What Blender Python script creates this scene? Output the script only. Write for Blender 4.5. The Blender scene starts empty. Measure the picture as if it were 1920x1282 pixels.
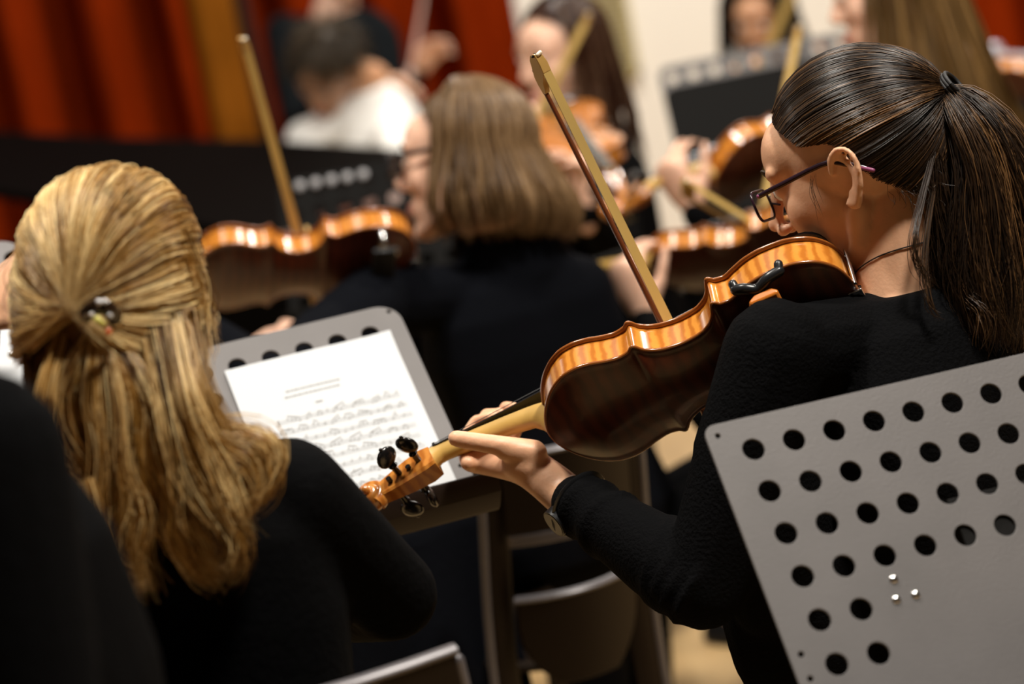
import bpy, bmesh, math, random
import numpy as np
from mathutils import Vector, Matrix

random.seed(7)
rng = np.random.default_rng(7)
SC = bpy.context.scene
COL = SC.collection

# ------------------------------------------------------------------ camera
W_PX, H_PX = 1920.0, 1282.0
LENS = 85.0
FPX = LENS / 36.0 * W_PX
PITCH, ROLL, CAM_H = math.radians(10), math.radians(11), 1.53
FWD = np.array([0, math.cos(PITCH), -math.sin(PITCH)])
UP0 = np.array([0, math.sin(PITCH), math.cos(PITCH)])
RT0 = np.array([1.0, 0, 0])
CR = math.cos(ROLL) * RT0 - math.sin(ROLL) * UP0
CU = math.sin(ROLL) * RT0 + math.cos(ROLL) * UP0
CAM = np.array([0, 0, CAM_H])

cam_data = bpy.data.cameras.new('camera')
cam_data.lens = LENS
cam_data.sensor_width = 36
cam_data.clip_start = 0.05
cam_data.dof.use_dof = True
cam_data.dof.focus_distance = 2.62
cam_data.dof.aperture_fstop = 2.5
cam_obj = bpy.data.objects.new('camera', cam_data)
COL.objects.link(cam_obj)
M = Matrix.Identity(4)
for i, v in enumerate((CR, CU, -FWD)):
    for j in range(3):
        M[j][i] = v[j]
M.translation = Vector(CAM)
cam_obj.matrix_world = M
SC.camera = cam_obj

# ------------------------------------------------------------------ world, lamps, exposure
world = bpy.data.worlds.new('world')
SC.world = world
world.use_nodes = True
bg = world.node_tree.nodes['Background']
bg.inputs[0].default_value = (1.0, 0.88, 0.74, 1)
bg.inputs[1].default_value = 0.012
SC.view_settings.view_transform = 'Standard'
SC.view_settings.look = 'None'
SC.view_settings.gamma = 1
SC.view_settings.use_curve_mapping = False
SC.view_settings.exposure = -0.55


def area(name, loc, size, power, color=(1.0, 0.94, 0.85), target=None, size_y=None):
    l = bpy.data.lights.new(name, 'AREA')
    l.energy = power
    l.color = color
    l.shape = 'RECTANGLE'
    l.size = size
    l.size_y = size_y or size
    o = bpy.data.objects.new(name, l)
    COL.objects.link(o)
    o.location = loc
    if target is not None:
        d = Vector(target) - Vector(loc)
        o.rotation_euler = d.to_track_quat('-Z', 'Y').to_euler()
    return o


# rows of ceiling lamps of the hall (all above the picture)
area('ceiling_lamp_light', (1.30, 1.75, 4.2), 0.40, 240, target=(0.35, 2.7, 1.0))
area('ceiling_lamp_light', (-0.8, 2.9, 4.4), 0.45, 175, target=(-0.5, 2.7, 1.0))
area('ceiling_lamp_light', (2.2, 4.4, 4.4), 0.5, 130, target=(1.2, 4.6, 1.0))
area('ceiling_lamp_light', (-3.9, 7.3, 4.2), 0.4, 90, target=(-1.4, 8.4, 1.3))
area('ceiling_lamp_light', (0.9, 6.6, 4.4), 0.7, 260, target=(0.9, 8.4, 1.2))


# ------------------------------------------------------------------ pixel helpers
def P(u, v, d):
    """pixel and depth -> world point"""
    return CAM + d * (FWD + CR * (u - 960) / FPX + CU * (641 - v) / FPX)


def cv(x, y, z):
    """direction given as image right, image up, towards the camera -> world"""
    return x * CR + y * CU - z * FWD


def nz(v):
    v = np.asarray(v, float)
    return v / max(np.linalg.norm(v), 1e-12)


# ------------------------------------------------------------------ materials
MATS = {}


def mat(name, color, rough=0.5, metal=0.0, spec=0.5, coat=0.0, coat_rough=0.1, sss=0.0, noise=0.0,
        noise_scale=20.0, bump=0.0, bump_scale=60.0, sheen=0.0, alpha=1.0, trans=0.0, ior=1.45, emit=None,
        color2=None, stretch=(1, 1, 1)):
    if name in MATS:
        return MATS[name]
    m = bpy.data.materials.new(name)
    m.use_nodes = True
    nt = m.node_tree
    b = nt.nodes['Principled BSDF']
    I = b.inputs
    I['Base Color'].default_value = (*color, 1)
    I['Roughness'].default_value = rough
    I['Metallic'].default_value = metal
    I['Specular IOR Level'].default_value = spec
    I['Coat Weight'].default_value = coat
    I['Coat Roughness'].default_value = coat_rough
    I['Sheen Weight'].default_value = sheen
    I['Transmission Weight'].default_value = trans
    I['IOR'].default_value = ior
    I['Alpha'].default_value = alpha
    if sss:
        I['Subsurface Weight'].default_value = sss
        I['Subsurface Radius'].default_value = (0.012, 0.005, 0.003)
        I['Subsurface Scale'].default_value = 1.0
    tc = nt.nodes.new('ShaderNodeTexCoord')
    mp = nt.nodes.new('ShaderNodeMapping')
    mp.inputs['Scale'].default_value = stretch
    nt.links.new(tc.outputs['Object'], mp.inputs['Vector'])
    if noise or color2:
        n = nt.nodes.new('ShaderNodeTexNoise')
        n.inputs['Scale'].default_value = noise_scale
        n.inputs['Detail'].default_value = 5
        nt.links.new(mp.outputs[0], n.inputs['Vector'])
        r = nt.nodes.new('ShaderNodeValToRGB')
        c2 = color2 or tuple(c * (1 - noise) for c in color)
        r.color_ramp.elements[0].position = 0.3
        r.color_ramp.elements[1].position = 0.7
        r.color_ramp.elements[0].color = (*c2, 1)
        r.color_ramp.elements[1].color = (*color, 1)
        nt.links.new(n.outputs['Fac'], r.inputs[0])
        nt.links.new(r.outputs[0], I['Base Color'])
    if bump:
        n = nt.nodes.new('ShaderNodeTexNoise')
        n.inputs['Scale'].default_value = bump_scale
        n.inputs['Detail'].default_value = 4
        nt.links.new(mp.outputs[0], n.inputs['Vector'])
        bp = nt.nodes.new('ShaderNodeBump')
        bp.inputs['Strength'].default_value = bump
        bp.inputs['Distance'].default_value = 0.01
        nt.links.new(n.outputs['Fac'], bp.inputs['Height'])
        nt.links.new(bp.outputs[0], I['Normal'])
    if emit:
        I['Emission Color'].default_value = (*emit[0], 1)
        I['Emission Strength'].default_value = emit[1]
    MATS[name] = m
    return m


def wood_flame(name, c1, c2, rough=0.22, coat=0.6, scale=26.0):
    """varnished maple with cross flames along the object's X axis"""
    if name in MATS:
        return MATS[name]
    m = mat(name, c1, rough=rough, coat=coat, coat_rough=0.08)
    nt = m.node_tree
    b = nt.nodes['Principled BSDF']
    tc = nt.nodes.new('ShaderNodeTexCoord')
    w = nt.nodes.new('ShaderNodeTexWave')
    w.wave_type = 'BANDS'
    w.bands_direction = 'X'
    w.inputs['Scale'].default_value = scale
    w.inputs['Distortion'].default_value = 4.0
    w.inputs['Detail'].default_value = 3
    w.inputs['Detail Scale'].default_value = 1.6
    nt.links.new(tc.outputs['Object'], w.inputs['Vector'])
    r = nt.nodes.new('ShaderNodeValToRGB')
    r.color_ramp.elements[0].color = (*c2, 1)
    r.color_ramp.elements[1].color = (*c1, 1)
    r.color_ramp.elements[0].position = 0.1
    r.color_ramp.elements[1].position = 0.8
    nt.links.new(w.outputs['Fac'], r.inputs[0])
    nt.links.new(r.outputs[0], b.inputs['Base Color'])
    return m


def hair_mat(name, dark, mid, light, rough=0.36, spec=0.4):
    if name in MATS:
        return MATS[name]
    m = mat(name, mid, rough=rough, spec=spec)
    nt = m.node_tree
    b = nt.nodes['Principled BSDF']
    a = nt.nodes.new('ShaderNodeAttribute')
    a.attribute_name = 'shade'
    r = nt.nodes.new('ShaderNodeValToRGB')
    e = r.color_ramp.elements
    e[0].color = (*dark, 1)
    e[1].color = (*light, 1)
    x = e.new(0.5)
    x.color = (*mid, 1)
    nt.links.new(a.outputs['Fac'], r.inputs[0])
    nt.links.new(r.outputs[0], b.inputs['Base Color'])
    return m


SKIN = mat('skin_warm', (0.76, 0.42, 0.25), rough=0.45, sss=0.15, noise=0.10, noise_scale=60, bump=0.05, bump_scale=300)
SKIN_B = mat('skin_fair', (0.78, 0.47, 0.33), rough=0.45, sss=0.15, noise=0.08, noise_scale=60)
SKIN_D = mat('skin_tan', (0.55, 0.28, 0.15), rough=0.45, sss=0.12, noise=0.1, noise_scale=60)
BLACK_KNIT = mat('black_knit', (0.0024, 0.0024, 0.0027), rough=0.9, spec=0.06, bump=0.32, bump_scale=240)
BLACK_CLOTH = mat('black_cloth', (0.0020, 0.0020, 0.0023), rough=0.9, spec=0.06, bump=0.2, bump_scale=120)
NAVY_CLOTH = mat('navy_black_cloth', (0.0026, 0.0030, 0.0046), rough=0.9, spec=0.06, bump=0.2, bump_scale=120)
TROUSER = mat('black_trouser_cloth', (0.0018, 0.0018, 0.0021), rough=0.9, spec=0.05)
SUIT = mat('dark_suit_cloth', (0.004, 0.005, 0.006), rough=0.9, spec=0.05)
WHITE_SHIRT = mat('white_shirt_cloth', (0.82, 0.80, 0.76), rough=0.8)
SHOE = mat('black_leather', (0.008, 0.008, 0.008), rough=0.35)
METAL = mat('bright_steel', (0.75, 0.74, 0.72), rough=0.2, metal=1.0)
STEEL_DK = mat('dark_steel', (0.08, 0.08, 0.085), rough=0.35, metal=0.8)
EBONY = mat('ebony', (0.008, 0.007, 0.007), rough=0.22, coat=0.3)
PLASTIC_BK = mat('black_plastic', (0.012, 0.012, 0.013), rough=0.3)
EYE_W = mat('eye_white', (0.8, 0.77, 0.74), rough=0.15)
EYE_I = mat('eye_iris', (0.06, 0.03, 0.015), rough=0.1)
LIP = mat('lip', (0.5, 0.18, 0.14), rough=0.4)
GLASS = mat('lens_glass', (0.95, 0.95, 0.95), rough=0.02, trans=1.0, ior=1.08)


# ------------------------------------------------------------------ objects
def tag(o, label=None, cat=None, group=None, kind=None):
    if label:
        o['label'] = label
    if cat:
        o['category'] = cat
    if group:
        o['group'] = group
    if kind:
        o['kind'] = kind
    return o


def empty(name, loc=(0, 0, 0), matrix=None):
    o = bpy.data.objects.new(name, None)
    COL.objects.link(o)
    o.empty_display_size = 0.05
    if matrix is not None:
        o.matrix_world = matrix
    else:
        o.matrix_world = Matrix.Translation(Vector(loc))
    return o


def attach(o, parent, world_geometry=True):
    """parent o; its mesh is given in world coordinates (or in the parent's own)"""
    o.parent = parent
    if world_geometry:
        r = parent
        mats = []
        while r is not None:
            mats.append(r)
            r = r.parent
        o.matrix_parent_inverse = WORLD[mats[-1].name].inverted() if len(mats) == 1 else Matrix.Identity(4)
    return o


WORLD = {}


def thing(name, loc=(0, 0, 0), matrix=None, label=None, cat=None, group=None):
    o = empty(name, loc, matrix)
    WORLD[o.name] = matrix.copy() if matrix is not None else Matrix.Translation(Vector(loc))
    return tag(o, label, cat, group)


class MB:
    """collects closed shapes into one mesh"""

    def __init__(self):
        self.v = []
        self.f = []
        self.n = 0

    def add(self, verts, faces):
        verts = np.asarray(verts, float)
        self.v.append(verts)
        n = self.n
        self.f.extend([tuple(i + n for i in f) for f in faces])
        self.n += len(verts)
        return self

    def grid(self, rows, close_u=False, close_v=False):
        """rows: (m,n,3) array of points"""
        a = np.asarray(rows, float)
        m, n = a.shape[:2]
        fs = []
        for i in range(m if close_u else m - 1):
            i2 = (i + 1) % m
            for j in range(n if close_v else n - 1):
                j2 = (j + 1) % n
                fs.append((i * n + j, i * n + j2, i2 * n + j2, i2 * n + j))
        return self.add(a.reshape(-1, 3), fs)

    def rings(self, rings, caps=True):
        a = np.asarray(rings, float)
        m, n = a.shape[:2]
        fs = []
        for i in range(m - 1):
            for j in range(n):
                j2 = (j + 1) % n
                fs.append((i * n + j, i * n + j2, (i + 1) * n + j2, (i + 1) * n + j))
        if caps:
            fs.append(tuple(range(n))[::-1])
            fs.append(tuple((m - 1) * n + j for j in range(n)))
        return self.add(a.reshape(-1, 3), fs)

    def ball(self, c, r, R=None, nu=16, nv=10):
        c = np.asarray(c, float)
        r = np.broadcast_to(np.asarray(r, float), (3,))
        R = np.eye(3) if R is None else R
        rows = []
        for i in range(1, nv):
            t = math.pi * i / nv
            for j in range(nu):
                p = 2 * math.pi * j / nu
                rows.append((math.sin(t) * math.cos(p), math.sin(t) * math.sin(p), math.cos(t)))
        rows.append((0, 0, 1))
        rows.append((0, 0, -1))
        d = np.array(rows) * r
        v = c + d @ np.asarray(R).T
        fs = []
        for i in range(nv - 2):
            for j in range(nu):
                j2 = (j + 1) % nu
                fs.append((i * nu + j, (i + 1) * nu + j, (i + 1) * nu + j2, i * nu + j2))
        top, bot = len(rows) - 2, len(rows) - 1
        for j in range(nu):
            j2 = (j + 1) % nu
            fs.append((top, j, j2))
            fs.append((bot, (nv - 2) * nu + j2, (nv - 2) * nu + j))
        return self.add(v, fs)

    def tube(self, pts, rad, n=12, ref=None, flat=1.0, round_caps=False):
        """tube through pts with radius per point; flat = ratio of the second radius (across ref)"""
        pts = np.asarray(pts, float)
        k = len(pts)
        rad = np.broadcast_to(np.asarray(rad, float), (k,))
        fl = np.broadcast_to(np.asarray(flat, float), (k,))
        T = np.gradient(pts, axis=0)
        T /= np.maximum(np.linalg.norm(T, axis=1, keepdims=True), 1e-12)
        if ref is None:
            ref = np.array([0, 0, 1.0]) if abs(T[0][2]) < 0.9 else np.array([1.0, 0, 0])
        a = np.asarray(ref, float)
        if round_caps:
            extra_p, extra_r, extra_f, extra_T = [], [], [], []
            for s in (0.35, 0.75, 0.95):
                extra_p.append(pts[-1] + T[-1] * rad[-1] * s)
                extra_r.append(rad[-1] * math.sqrt(1 - s * s))
            pre_p = [pts[0] - T[0] * rad[0] * s for s in (0.95, 0.75, 0.35)]
            pre_r = [rad[0] * math.sqrt(1 - s * s) for s in (0.95, 0.75, 0.35)]
            pts = np.vstack([pre_p, pts, extra_p])
            rad = np.concatenate([pre_r, rad, extra_r])
            fl = np.concatenate([[fl[0]] * 3, fl, [fl[-1]] * 3])
            T = np.vstack([[T[0]] * 3, T, [T[-1]] * 3])
        rings = []
        for i in range(len(pts)):
            a = a - T[i] * (a @ T[i])
            if np.linalg.norm(a) < 1e-6:
                a = np.array([0.3, 0.5, 0.8])
                a = a - T[i] * (a @ T[i])
            a = nz(a)
            b = np.cross(T[i], a)
            ang = np.arange(n) * 2 * math.pi / n
            rings.append(pts[i] + rad[i] * (np.outer(np.cos(ang), b) + fl[i] * np.outer(np.sin(ang), a)))
        return self.rings(rings)

    def cap(self, p0, r0, p1, r1, n=12):
        return self.tube([p0, p1], [r0, r1], n=n, round_caps=True)

    def box(self, c, size, R=None):
        c = np.asarray(c, float)
        s = np.asarray(size, float) / 2
        R = np.eye(3) if R is None else np.asarray(R)
        q = np.array([(x, y, z) for x in (-1, 1) for y in (-1, 1) for z in (-1, 1)], float) * s
        return self.add(c + q @ R.T, [(0, 1, 3, 2), (4, 6, 7, 5), (0, 4, 5, 1), (2, 3, 7, 6), (0, 2, 6, 4), (1, 5, 7, 3)])

    def prism(self, outline, z0, z1, X, Y, Z, O):
        """extrude a closed 2D outline between z0 and z1 in frame X,Y,Z at O"""
        o = np.asarray(outline, float)
        n = len(o)
        base = O + np.outer(o[:, 0], X) + np.outer(o[:, 1], Y)
        return self.rings([base + z0 * Z, base + z1 * Z])

    def mesh(self, name, smooth=True, recalc=True):
        me = bpy.data.meshes.new(name)
        v = np.vstack(self.v)
        me.from_pydata(v.tolist(), [], self.f)
        if recalc:
            bm = bmesh.new()
            bm.from_mesh(me)
            bmesh.ops.recalc_face_normals(bm, faces=bm.faces)
            bm.to_mesh(me)
            bm.free()
        if smooth:
            me.polygons.foreach_set('use_smooth', [True] * len(me.polygons))
        return me

    def build(self, name, material, parent=None, smooth=True, bevel=0.0, segs=2, world=True, label=None, sharp=None):
        me = self.mesh(name, smooth)
        me.materials.append(material)
        o = bpy.data.objects.new(name, me)
        COL.objects.link(o)
        if bevel:
            b = o.modifiers.new('bevel', 'BEVEL')
            b.width = bevel
            b.segments = segs
            b.limit_method = 'ANGLE'
            b.angle_limit = math.radians(40)
        if smooth:
            try:
                me.set_sharp_from_angle(angle=math.radians(sharp or 50))
            except Exception:
                pass
        if parent is not None:
            attach(o, parent, world)
        if label:
            o['label'] = label
        return o


def obj_from_mesh(name, me, material, parent=None, world=True):
    if material is not None:
        me.materials.clear()
        me.materials.append(material)
    o = bpy.data.objects.new(name, me)
    COL.objects.link(o)
    if parent is not None:
        attach(o, parent, world)
    return o


def fuse(mb, voxel, smooth=4, keep=1.0):
    """melt overlapping closed shapes into one continuous skin"""
    me = mb.mesh('tmp_fuse')
    o = bpy.data.objects.new('tmp_fuse', me)
    COL.objects.link(o)
    r = o.modifiers.new('r', 'REMESH')
    r.mode = 'VOXEL'
    r.voxel_size = voxel
    if smooth:
        s = o.modifiers.new('s', 'SMOOTH')
        s.factor = 0.5
        s.iterations = smooth
    if keep < 1:
        d = o.modifiers.new('d', 'DECIMATE')
        d.ratio = keep
    dg = bpy.context.evaluated_depsgraph_get()
    res = bpy.data.meshes.new_from_object(o.evaluated_get(dg))
    bpy.data.objects.remove(o)
    bpy.data.meshes.remove(me)
    res.polygons.foreach_set('use_smooth', [True] * len(res.polygons))
    return res


def catmull(pts, k):
    """resample a polyline smoothly to k points"""
    p = np.asarray(pts, float)
    n = len(p)
    q = np.vstack([2 * p[0] - p[1], p, 2 * p[-1] - p[-2]])
    t = np.linspace(0, n - 1, k)
    i = np.minimum(t.astype(int), n - 2)
    u = (t - i)[:, None]
    a, b, c, d = q[i], q[i + 1], q[i + 2], q[i + 3]
    return 0.5 * ((2 * b) + (-a + c) * u + (2 * a - 5 * b + 4 * c - d) * u ** 2 + (-a + 3 * b - 3 * c + d) * u ** 3)


def strands_mesh(name, S, rad, shade, taper=True):
    """S (N,K,3) strand points -> thin three sided tubes in one mesh"""
    S = np.asarray(S, float)
    N, K = S.shape[:2]
    T = np.gradient(S, axis=1)
    T /= np.maximum(np.linalg.norm(T, axis=2, keepdims=True), 1e-12)
    ref = np.array([0.37, 0.81, 0.45])
    A = np.cross(T, ref)
    A /= np.maximum(np.linalg.norm(A, axis=2, keepdims=True), 1e-9)
    B = np.cross(T, A)
    r = np.broadcast_to(np.asarray(rad, float), (N,))[:, None] * np.ones((1, K))
    if taper:
        t = np.linspace(0, 1, K)
        r = r * np.clip((1.0 - t) / 0.25, 0.15, 1.0)[None, :]
    V = np.empty((N, K, 3, 3))
    for j in range(3):
        a = 2 * math.pi * j / 3
        V[:, :, j] = S + r[:, :, None] * (math.cos(a) * A + math.sin(a) * B)
    idx = np.arange(N * K * 3).reshape(N, K, 3)
    q = []
    for j in range(3):
        j2 = (j + 1) % 3
        q.append(np.stack([idx[:, :-1, j], idx[:, :-1, j2], idx[:, 1:, j2], idx[:, 1:, j]], -1).reshape(-1, 4))
    q = np.vstack(q)
    me = bpy.data.meshes.new(name)
    me.vertices.add(N * K * 3)
    me.vertices.foreach_set('co', V.reshape(-1).astype(np.float32))
    me.loops.add(q.size)
    me.loops.foreach_set('vertex_index', q.reshape(-1).astype(np.int32))
    me.polygons.add(len(q))
    me.polygons.foreach_set('loop_start', (np.arange(len(q)) * 4).astype(np.int32))
    me.polygons.foreach_set('loop_total', np.full(len(q), 4, np.int32))
    me.polygons.foreach_set('use_smooth', np.ones(len(q), bool))
    me.update(calc_edges=True)
    at = me.attributes.new('shade', 'FLOAT', 'POINT')
    sh = np.repeat(np.asarray(shade, float), K * 3)
    at.data.foreach_set('value', sh.astype(np.float32))
    return me


def join_meshes(name, meshes):
    """join strand meshes / caps into one mesh (keeps 'shade')"""
    bm = bmesh.new()
    for m in meshes:
        bm.from_mesh(m)
    me = bpy.data.meshes.new(name)
    bm.to_mesh(me)
    bm.free()
    me.polygons.foreach_set('use_smooth', [True] * len(me.polygons))
    for m in meshes:
        bpy.data.meshes.remove(m)
    return me

# ================================================================== THE ROOM
FLOOR_M = mat('oak_floor', (0.64, 0.43, 0.20), rough=0.4, color2=(0.56, 0.36, 0.16), noise_scale=3.0, stretch=(8, 1, 1))
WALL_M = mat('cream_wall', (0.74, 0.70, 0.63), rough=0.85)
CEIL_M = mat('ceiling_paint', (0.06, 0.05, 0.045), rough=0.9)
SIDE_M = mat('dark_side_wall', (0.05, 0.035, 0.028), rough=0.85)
TRIM_M = mat('trim_paint', (0.6, 0.55, 0.47), rough=0.6)
WALL_Y = 8.6


def struct(name, c, size, m):
    mb = MB().box(c, size)
    return tag(mb.build(name, m, smooth=False), kind='structure')


struct('floor', (0, 4, -0.05), (12, 14, 0.1), FLOOR_M)
struct('wall_back', (0, WALL_Y + 0.1, 2.5), (12, 0.2, 5.0), WALL_M)
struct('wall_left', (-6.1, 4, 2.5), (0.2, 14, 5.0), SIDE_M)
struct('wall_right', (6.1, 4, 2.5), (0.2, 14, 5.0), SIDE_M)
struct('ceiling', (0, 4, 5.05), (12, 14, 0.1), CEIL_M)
struct('baseboard_back', (0, WALL_Y - 0.012, 0.06), (12, 0.024, 0.12), TRIM_M)


def wall_x(u, v, y):
    """x, z where the ray through a pixel meets the plane y"""
    d = FWD + CR * (u - 960) / FPX + CU * (641 - v) / FPX
    t = y / d[1]
    return t * d[0], CAM_H + t * d[2]


def curtain(name, x0, x1, y, z0, z1, pitch, amp, m, label, cat='curtain', seed=0, flare=0.0):
    """pleated hanging cloth with real thickness"""
    r = np.random.default_rng(seed)
    n = int((x1 - x0) / pitch * 14)
    xs = np.linspace(x0, x1, n)
    ph = np.cumsum(np.ones(n) * 2 * math.pi * (xs[1] - xs[0]) / pitch * (1 + 0.5 * np.interp(xs, np.linspace(x0, x1, 9), r.uniform(-0.6, 0.6, 9))))
    am = amp * np.interp(xs, np.linspace(x0, x1, 11), r.uniform(0.6, 1.25, 11))
    mid = 0.5 * (x0 + x1)
    front, back = [], []
    for z in np.linspace(z0, z1, 14):
        k = (z1 - z) / (z1 - z0)
        a = am * (0.75 + 0.35 * k)
        xx = xs + flare * k * (0.5 + 0.5 * np.sin(xs * 1.7))
        yy = y + a * np.sin(ph + 0.35 * k * np.sin(ph * 0.23))
        front.append(np.stack([xx, yy, np.full(n, z)], -1))
        back.append(np.stack([xx, yy + 0.006, np.full(n, z)], -1))
    f = np.array(front)
    b = np.array(back)
    loop = np.concatenate([f, b[:, ::-1]], axis=1)
    mb = MB().rings(loop)
    return tag(mb.build(name, m, sharp=170), label, cat)


RED_M = mat('red_velvet', (0.17, 0.016, 0.0015), rough=0.9, spec=0.0, noise=0.25, noise_scale=4)
OCHRE_M = mat('ochre_drape', (0.20, 0.065, 0.006), rough=0.9, spec=0.0, noise=0.3, noise_scale=3)
DARK_DRAPE = mat('black_drape_cloth', (0.012, 0.006, 0.004), rough=0.9)
CY = WALL_Y - 0.32
xa = wall_x(395, 150, CY)[0]
xb = wall_x(452, 150, CY)[0]
xc = wall_x(485, 150, CY)[0]
xd = wall_x(975, 60, CY)[0]
curtain('red_curtain', -3.9, xa, CY, 0.03, 3.6, 0.24, 0.12, RED_M, 'red pleated curtain hanging behind the black piano', seed=3)
curtain('ochre_curtain', xa - 0.10, xb + 0.03, CY - 0.05, 0.03, 3.6, 0.2, 0.05, OCHRE_M, 'narrow ochre brown curtain at the edge of the red one above the piano', seed=5)
curtain('black_drape', xb, xc + 0.02, CY - 0.02, 0.03, 3.6, 0.12, 0.02, DARK_DRAPE, 'narrow black drape between the two red curtains', seed=6)
curtain('red_curtain', xc, xd, CY, 0.03, 3.6, 0.30, 0.13, RED_M, 'red pleated curtain behind the standing person in the dark suit', seed=9)
xe = wall_x(1770, 40, CY)[0]
curtain('red_curtain', xe, xe + 1.6, CY, 0.03, 3.6, 0.34, 0.08, RED_M, 'red curtain in the far corner behind the microphone stand', seed=12)

# louvred wall vent: frame and slats
vx0 = wall_x(1092, 60, WALL_Y)[0]
vx1 = wall_x(1186, 60, WALL_Y)[0]
vz0 = wall_x(1150, 148, WALL_Y)[1]
vz1 = vz0 + 0.62
VENT_M = mat('vent_paint', (0.42, 0.35, 0.17), rough=0.6)
vent = thing('wall_vent', ((vx0 + vx1) / 2, WALL_Y - 0.02, vz0), label='beige louvred vent on the white wall beside the dark long-haired violinist', cat='vent')
mb = MB()
vw = vx1 - vx0
for x in (vx0 + 0.01, vx1 - 0.01):
    mb.box((x, WALL_Y - 0.02, (vz0 + vz1) / 2), (0.02, 0.04, vz1 - vz0))
for z in (vz0 + 0.01, vz1 - 0.01):
    mb.box(((vx0 + vx1) / 2, WALL_Y - 0.02, z), (vw, 0.04, 0.02))
mb.build('vent_frame', VENT_M, vent, smooth=False)
ns = 26
slat_me = None
for i in range(ns):
    z = vz0 + 0.03 + (vz1 - vz0 - 0.05) * i / ns
    c, s = math.cos(0.6), math.sin(0.6)
    mb = MB().box(((vx0 + vx1) / 2, WALL_Y - 0.02, z), (vw - 0.04, 0.022, 0.006), R=np.array([[1, 0, 0], [0, c, s], [0, -s, c]]))
    mb.build('slat', VENT_M, vent, smooth=False)

# ================================================================== MUSIC STANDS
STAND_M = mat('grey_powder_coat', (0.120, 0.110, 0.107), rough=0.5, metal=0.1, noise=0.12, noise_scale=14, bump=0.05, bump_scale=400)
STAND_DK = mat('black_powder_coat', (0.006, 0.0055, 0.005), rough=0.7, spec=0.12)
STAND_BR = mat('brown_black_lip', (0.016, 0.009, 0.006), rough=0.5, spec=0.2)


def rounded_rect(x0, y0, x1, y1, r, n=6):
    pts = []
    for cx, cy, a0 in ((x1 - r, y1 - r, 0), (x0 + r, y1 - r, 90), (x0 + r, y0 + r, 180), (x1 - r, y0 + r, 270)):
        for i in range(n + 1):
            a = math.radians(a0 + 90 * i / n)
            pts.append((cx + r * math.cos(a), cy + r * math.sin(a)))
    return pts


def perforated(outline, holes, t, O, X, Y, Z, name, material, parent, nh=20):
    """a plate with round holes cut through it, t thick"""
    cu = bpy.data.curves.new('tmp_plate', 'CURVE')
    cu.dimensions = '2D'
    cu.fill_mode = 'BOTH'
    cu.extrude = t / 2
    cu.bevel_depth = 0.0005
    cu.bevel_resolution = 1

    def spline(pts):
        s = cu.splines.new('POLY')
        s.points.add(len(pts) - 1)
        for p, q in zip(s.points, pts):
            p.co = (q[0], q[1], 0, 1)
        s.use_cyclic_u = True
    spline(outline)
    for hx, hy, hr in holes:
        spline([(hx + hr * math.cos(2 * math.pi * i / nh), hy + hr * math.sin(2 * math.pi * i / nh)) for i in range(nh)])
    o = bpy.data.objects.new('tmp_plate', cu)
    COL.objects.link(o)
    dg = bpy.context.evaluated_depsgraph_get()
    me = bpy.data.meshes.new_from_object(o.evaluated_get(dg))
    bpy.data.objects.remove(o)
    m4 = Matrix.Identity(4)
    for i, v in enumerate((X, Y, Z)):
        for j in range(3):
            m4[j][i] = v[j]
    m4.translation = Vector(O)
    me.transform(m4)
    me.name = name
    return obj_from_mesh(name, me, material, parent)


def stand_post(root, top, floor_xy, m, tripod_r=0.26, yaw=0.0):
    top = np.asarray(top, float)
    foot = np.array([floor_xy[0], floor_xy[1], 0.0])
    mid = foot + np.array([0, 0, 0.18])
    knee = np.array([foot[0], foot[1], min(0.62, top[2] - 0.1)])
    MB().tube([mid - [0, 0, 0.08], knee], [0.013, 0.013], n=12).build('outer_tube', m, root)
    MB().tube([knee - [0, 0, 0.05], np.array([foot[0], foot[1], top[2] - 0.06]), top], [0.009, 0.009, 0.009], n=10).build('inner_tube', m, root)
    MB().tube([knee - [0, 0, 0.015], knee + [0, 0, 0.02]], [0.02, 0.02], n=12).build('clamp_collar', m, root)
    for k in range(3):
        a = yaw + k * 2 * math.pi / 3
        e = foot + np.array([math.cos(a) * tripod_r, math.sin(a) * tripod_r, 0.012])
        lg = MB().tube([mid, mid * 0.4 + e * 0.6 + [0, 0, -0.02], e], [0.009, 0.009, 0.009], n=8).build('leg', m, root)
        MB().ball(e, 0.012).build('rubber_foot', PLASTIC_BK, lg)


def desk(root, O, X, Y, outline, holes, m, lip_depth=0.05, lip_m=None, x0=None, x1=None, y0=None, t=0.0016):
    """desk plate, bottom lip tray"""
    Z = np.cross(X, Y)
    d = perforated(outline, holes, t, O, X, Y, Z, 'desk_plate', m, root)
    mb = MB()
    # curved lip: folds from the plate towards the player
    prof = [(0, 0.0), (-0.004, 0.012), (-0.004, lip_depth * 0.75), (0.004, lip_depth), (0.012, lip_depth + 0.006)]
    rows = []
    for (yy, zz) in prof:
        rows.append([O + X * x + Y * (y0 + yy) + Z * zz for x in np.linspace(x0, x1, 5)])
    rows2 = [[p - nz(Y) * 0.0016 for p in r] for r in rows]
    a = np.array(rows)
    b = np.array(rows2)
    loop = np.concatenate([a, b[::-1]], axis=0).transpose(1, 0, 2)
    mb.rings(loop)
    mb.build('lip_tray', lip_m or m, root, sharp=30)
    return d, Z


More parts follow.
